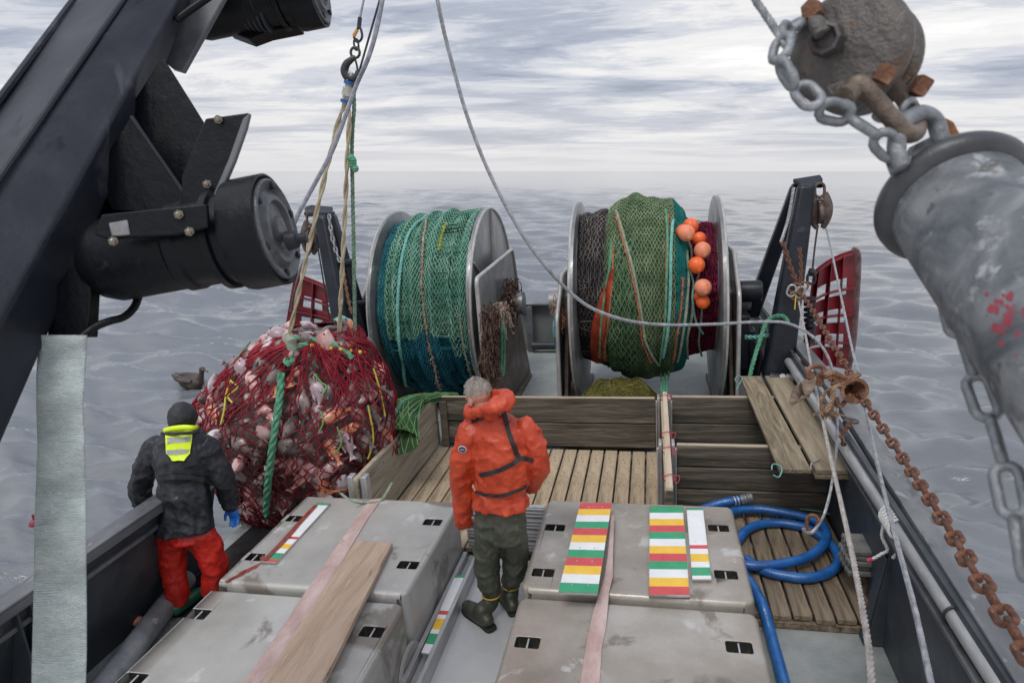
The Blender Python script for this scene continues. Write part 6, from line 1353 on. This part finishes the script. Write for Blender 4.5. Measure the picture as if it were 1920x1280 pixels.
mb.ball(hd(.092,0,-.064), .016, 8, (.6,1.5,.35), R3); mb.ball(hd(.090,0,-.074), .015, 8, (.6,1.3,.35), R3)
mb.tube([hd(-.02,0,-.04), Q(915,778,.07)], [.060,.060], 14)
mb.loft([ring(Q(936,v,.06), .09, .06, -.18, 14) for v in (940,880,800,792)])
bd = mb.build('body', skinm, man); remesh(bd, .007, 3, 0)
mb = MB(); mb.ball(hd(-.016,0,.040), .100, 24, (.98,.79,.93), R3)
hr = mb.build('hair', hairm, man); remesh(hr, .006, 2, [(.010,.02)])
bm = bmesh.new(); bm.from_mesh(hr.data); o0 = LOC[man.name]+Vector(hr.location)
bm.free()
mb = MB()
for k in range(1500):     # short strands so the outline is not a smooth cap
    th_, ph = random.uniform(0, 2*math.pi), random.uniform(0, 1.7); n_ = Vector((math.sin(ph)*math.cos(th_), math.sin(ph)*math.sin(th_), math.cos(ph)))
    if n_.x > .55 and n_.z < .55: continue
    p = hd(-.018,0,.034)+R3@Vector((n_.x*.102, n_.y*.083, n_.z*.101)); nd = (R3@n_).normalized(); q = p+nd*.006+F_*.012*random.random()+Vector((random.gauss(0,.004), random.gauss(0,.004), random.gauss(0,.004)))
    mb.tube([p, q], [.0018,.0008], 3, False)
mb.build('hair_strands', hairm, hr, fix=False)
webbing(jk, [(944,772),(950,795),(958,820),(966,845),(974,862)], .032, 'harness_strap', webm, man)
webbing(jk, [(900,890),(920,886),(940,879),(960,869),(976,860),(992,860),(1000,864)], .030, 'harness_strap', webm, man)
webbing(jk, [(893,922),(915,927),(940,928),(962,922),(986,911)], .022, 'waist_belt', webm, man)
webbing(jk, [(884,790),(895,786),(905,782)], .028, 'harness_strap', webm, man)
p_, n_ = surfpx(jk, [(867,841)], .002)[0]
bw, bb2 = mat('badge white', [(.66,.67,.70)], 9, .5), mat('badge blue', [(.02,.07,.20)], 9, .5)
mb = MB(); mb.lathe(p_, n_, [(0,.030),(.004,.030),(.005,.024),(.005,0)], 24); bg3 = mb.build('sleeve_badge', bw, man)
mb = MB(); mb.lathe(p_+n_*.0055, n_, [(0,.023),(.0012,.022),(.0012,0)], 24); mb.build('badge_field', bb2, bg3)
mb = MB(); e1 = n_.cross(Vector((0,0,1))).normalized(); e2 = e1.cross(n_)
mb.prism([p_+n_*.0072+e1*x+e2*y for x, y in ((-.014,-.004),(.014,-.004),(.010,.004),(.004,.003),(0,.010),(-.004,.003),(-.010,.004))], n_*.001); mb.build('badge_emblem', bw, bg3)
# ---- the man in black
Y = 4.02
blj = mat('black oilskin', [(.007,.008,.011),(.015,.017,.022),(.034,.037,.045)], 5, .42, bump=.5, bscale=14, spec=.35)
redt = mat('red oilskin', [(.42,.010,.006),(.56,.018,.010),(.64,.035,.016)], 5, .45, bump=.5, bscale=14)
hoodm = mat('black cap', [(.008,.009,.012),(.02,.021,.026)], 12, .6, bump=.5)
m2 = thing('person', 'man in black hooded jacket with yellow back panel and red trousers at the bulwark', 'person', (Q(350,1150).x, Y, -.09))
mb = MB()
rows = [(990,342,.236,.178,.03),(975,342,.228,.170,.028),(945,343,.214,.160,.02),(915,343,.202,.150,.016),(898,342,.196,.145,.004),(885,342,.208,.156,.016),(860,341,.222,.160,.012),(838,340,.222,.155,.01),(822,340,.200,.135,.006),(808,340,.145,.115,0),(798,341,.10,.095,0)]
mb.loft([ring(Q(u, v, .0+.12*(992-v)/190), rx, ry, -.10, 60, -.06, fold=fo, ph=v*.015) for v, u, rx, ry, fo in rows])
limb(mb, [Q(292,842,.12), Q(274,878,.12), Q(262,912,.12), Q(266,938,.20), Q(285,952,.30)], [.096,.092,.084,.074,.064])
limb(mb, [Q(388,840,.12), Q(405,870,.14), Q(420,900,.16), Q(428,925,.20), Q(432,944,.24)], [.098,.094,.084,.074,.062])
j2 = mb.build('jacket', blj, m2); remesh(j2, .010, 2, [(.034,.17),(.016,-.13),(.005,-.05)])
mb = MB()
mb.loft([ring(Q(343,v,.0), rx, ry, -.1, 20) for v, rx, ry in ((960,.12,.08),(985,.18,.13),(1008,.20,.145))])
limb(mb, [Q(322,1000,.0), Q(322,1040,.02), Q(328,1080,.0), Q(333,1118,-.02)], [.112,.104,.095,.082], 16)
limb(mb, [Q(372,998,.02), Q(392,1030,.06), Q(402,1065,.06), Q(400,1105,.06)], [.114,.106,.095,.082], 16)
t2 = mb.build('trousers', redt, m2); remesh(t2, .010, 2, [(.030,.16),(.014,-.12),(.005,-.05)])
gb = mat('green boot', [(.01,.09,.05),(.02,.14,.08)], 9, .4)
for (u, v, dy) in ((334,1118,-.02), (400,1106,.06)):
    p = Q(u, v, dy); mb = MB(); z_ = -.04
    limb(mb, [p+Vector((0,0,.05)), Vector((p.x, p.y, .05)), Vector((p.x, p.y, -.0))], [.066,.066,.060], 14)
    limb(mb, [Vector((p.x, p.y-.05, -.03)), Vector((p.x+.02, p.y+.10, -.035)), Vector((p.x+.03, p.y+.19, -.04))], [.050,.054,.042], 12)
    b_ = mb.build('boot', gb, m2); remesh(b_, .010, 3, 0)
mb = MB(); c = Q(343,782,.15)
mb.ball(c, .092, 18, (.95,1.1,1.12)); mb.ball(c+Vector((0,.03,-.06)), .075, 14, (1,1,1)); mb.tube([c, Q(341,816,.12)], .055, 12)
mb.loft([ring(Q(342,v,.08), .09, .06, 0, 14) for v in (960,900,840,826)]); mb.tube([c+Vector((.0,.115,-.02)), c+Vector((0,.135,-.045))], [.012,.016], 8)
b2 = mb.build('body', skinm, m2); remesh(b2, .008, 2, 0)
mb = MB(); mb.ball(c+Vector((0,-.008,.005)), .103, 20, (.96,1.12,1.12)); mb.ball(c+Vector((0,-.010,-.075)), .085, 16, (1,.95,1)); hd2 = mb.build('hood', hoodm, m2); remesh(hd2, .009, 4, [(.016,.07)])
yl = mat('fluorescent yellow', [(.62,.80,.01),(.72,.92,.02)], 9, .55); rf_ = mat('grey reflective tape', [(.32,.33,.35),(.45,.46,.48)], 12, .35, metal=.3)
patch_on(j2, [(313,809),(360,807),(357,850),(315,851)], 'back_panel', yl, m2, lift=.006, th=.010, nx=9, ny=9)
patch_on(j2, [(315,850),(357,849),(346,862),(325,863)], 'back_panel', yl, m2, lift=.006, th=.010, nx=5, ny=4)
patch_on(j2, [(316,822),(357,819),(356,828),(316,831)], 'reflective_strip', rf_, m2, lift=.017, th=.002, nx=8, ny=3)
patch_on(j2, [(316,843),(355,841),(353,850),(317,852)], 'reflective_strip', rf_, m2, lift=.017, th=.002, nx=8, ny=3)
webbing(j2, [(296,896),(318,894),(345,893),(370,896),(392,902)], .036, 'waist_belt', webm, m2)
mb = MB(); q_ = [Q(309,807,.03), Q(325,803,.0), Q(345,801,.0), Q(362,802,.03), Q(368,801,.12)]; mb.tube(spline(q_, 5), .013, 10, flat=1.5); mb.build('collar', yl, m2)
mb = MB(); q_ = [Q(304,812,.06), Q(320,813,-.02), Q(343,812,-.03), Q(364,810,.02), Q(372,806,.12)]; mb.tube(spline(q_, 5), .013, 8); mb.build('collar_strap', webm, m2)
# blue glove with five fingers hanging from the cuff
glm = mat('blue glove', [(.005,.10,.42),(.01,.16,.55)], 9, .4, bump=.3)
mb = MB(); w0 = Q(432,944,.23); px = Vector((.10,.05,-1)).normalized(); sx = Vector((1,.1,.1)).normalized(); sx = (sx-px*sx.dot(px)).normalized(); nz_ = px.cross(sx)
limb(mb, [w0-px*.03, w0+px*.03], [.046,.040], 12); mb.ball(w0+px*.075, .046, 14, (1,.55,1.1), Matrix((sx, nz_, px)).transposed())
for i, (o_, ln) in enumerate(((-.030,.062),(-.010,.075),(.011,.070),(.030,.056))):
    a_ = w0+px*.105+sx*o_; limb(mb, [a_-px*.03, a_+px*ln*.45+nz_*.006, a_+px*ln*.8+nz_*.022, a_+px*ln*.95+nz_*.038], [.0125,.0120,.0112,.0100], 8)
limb(mb, [w0+px*.05-sx*.034, w0+px*.085-sx*.060+nz_*.01, w0+px*.118-sx*.066+nz_*.022], [.016,.0135,.011], 8)
gl = mb.build('glove', glm, m2); remesh(gl, .0055, 2, 0)
# ------------------------------------------------------------------ seabird
dW = HEEL @ ray(358,722); cW = HEEL @ CAM; tt = (SEA-cW.z)/dW.z; bp_ = cW+dW*tt; bS = HEEL.transposed() @ bp_
brd = mat('dark brown plumage', [(.030,.022,.018),(.060,.046,.038),(.11,.09,.075)], 9, .7, bump=.8, bscale=30, stretch=(.5,1,1))
up = HEEL.transposed() @ Vector((0,0,1)); rx = Vector((.97,-.2,0)); rx = (rx-up*rx.dot(up)).normalized(); ry = up.cross(rx); RB = Matrix((rx, ry, up)).transposed()
def BP(x, y, z): return bS+RB@Vector((x, y, z))
dpx = (at(380,715,y=bS.y)-at(330,715,y=bS.y)).length/50
s_ = dpx*62/.72
bt2 = thing('seabird', 'dark brown seabird with a long hooked bill floating on the sea near the catch', 'seabird', BP(0,0,0))
mb = MB(); mb.tube([BP(x*s_, 0, z*s_) for x, z in ((-.36,.13),(-.28,.10),(-.15,.06),(0,.04),(.14,.06),(.24,.10),(.29,.15))], [q*s_ for q in (.02,.06,.12,.15,.14,.09,.05)], 16, flat=1.0)
mb.tube([BP(x*s_, 0, z*s_) for x, z in ((.20,.10),(.28,.18),(.31,.27),(.335,.335))], [q*s_ for q in (.09,.062,.048,.045)], 12); mb.ball(BP(.345*s_,0,.355*s_), .058*s_, 14, (1.25,.9,.95), RB)
bb_ = mb.build('body', brd, bt2); remesh(bb_, .014*s_/1.0, 2, 0)
mb = MB(); mb.tube([BP(x*s_, 0, z*s_) for x, z in ((.385,.355),(.44,.345),(.475,.328),(.482,.305))], [q*s_ for q in (.024,.018,.016,.008)], 8); mb.build('bill', mat('horn', [(.08,.07,.065),(.16,.14,.13)], 20, .4), bt2)
for sd in (-1, 1):
    mb = MB(); mb.tube([BP(x*s_, sd*y*s_, z*s_) for x, y, z in ((.16,.12,.13),(.0,.15,.14),(-.18,.13,.15),(-.36,.06,.17),(-.44,.03,.19))], [q*s_ for q in (.04,.075,.065,.03,.008)], 10, flat=.8); mb.build('wing', brd, bt2)
# pale patch of foam and twine beyond the bulwark, buoyed red float far left
dW = HEEL @ ray(66,988); bp_ = cW+dW*((SEA-cW.z)/dW.z); bS2 = HEEL.transposed() @ bp_
mb = MB(); mb.ball(bS2+up*.03, .07, 14, (.8,1,1.3)); mb.tube([bS2+up*.12, bS2+up*.18], .015, 8); tag(mb.build('marker_float', redp), 'small red float bobbing in the sea behind the pale flat hose', 'float')
# ------------------------------------------------------------------ the whole boat heels
_h4 = HEEL.to_4x4()
for o in list(S.objects):
    if o.parent is None and o.type in ('MESH', 'EMPTY') and o is not SEAOBJ and o.name not in LEVEL:
        o.matrix_world = _h4 @ Matrix.LocRotScale(o.location, o.rotation_euler, o.scale)
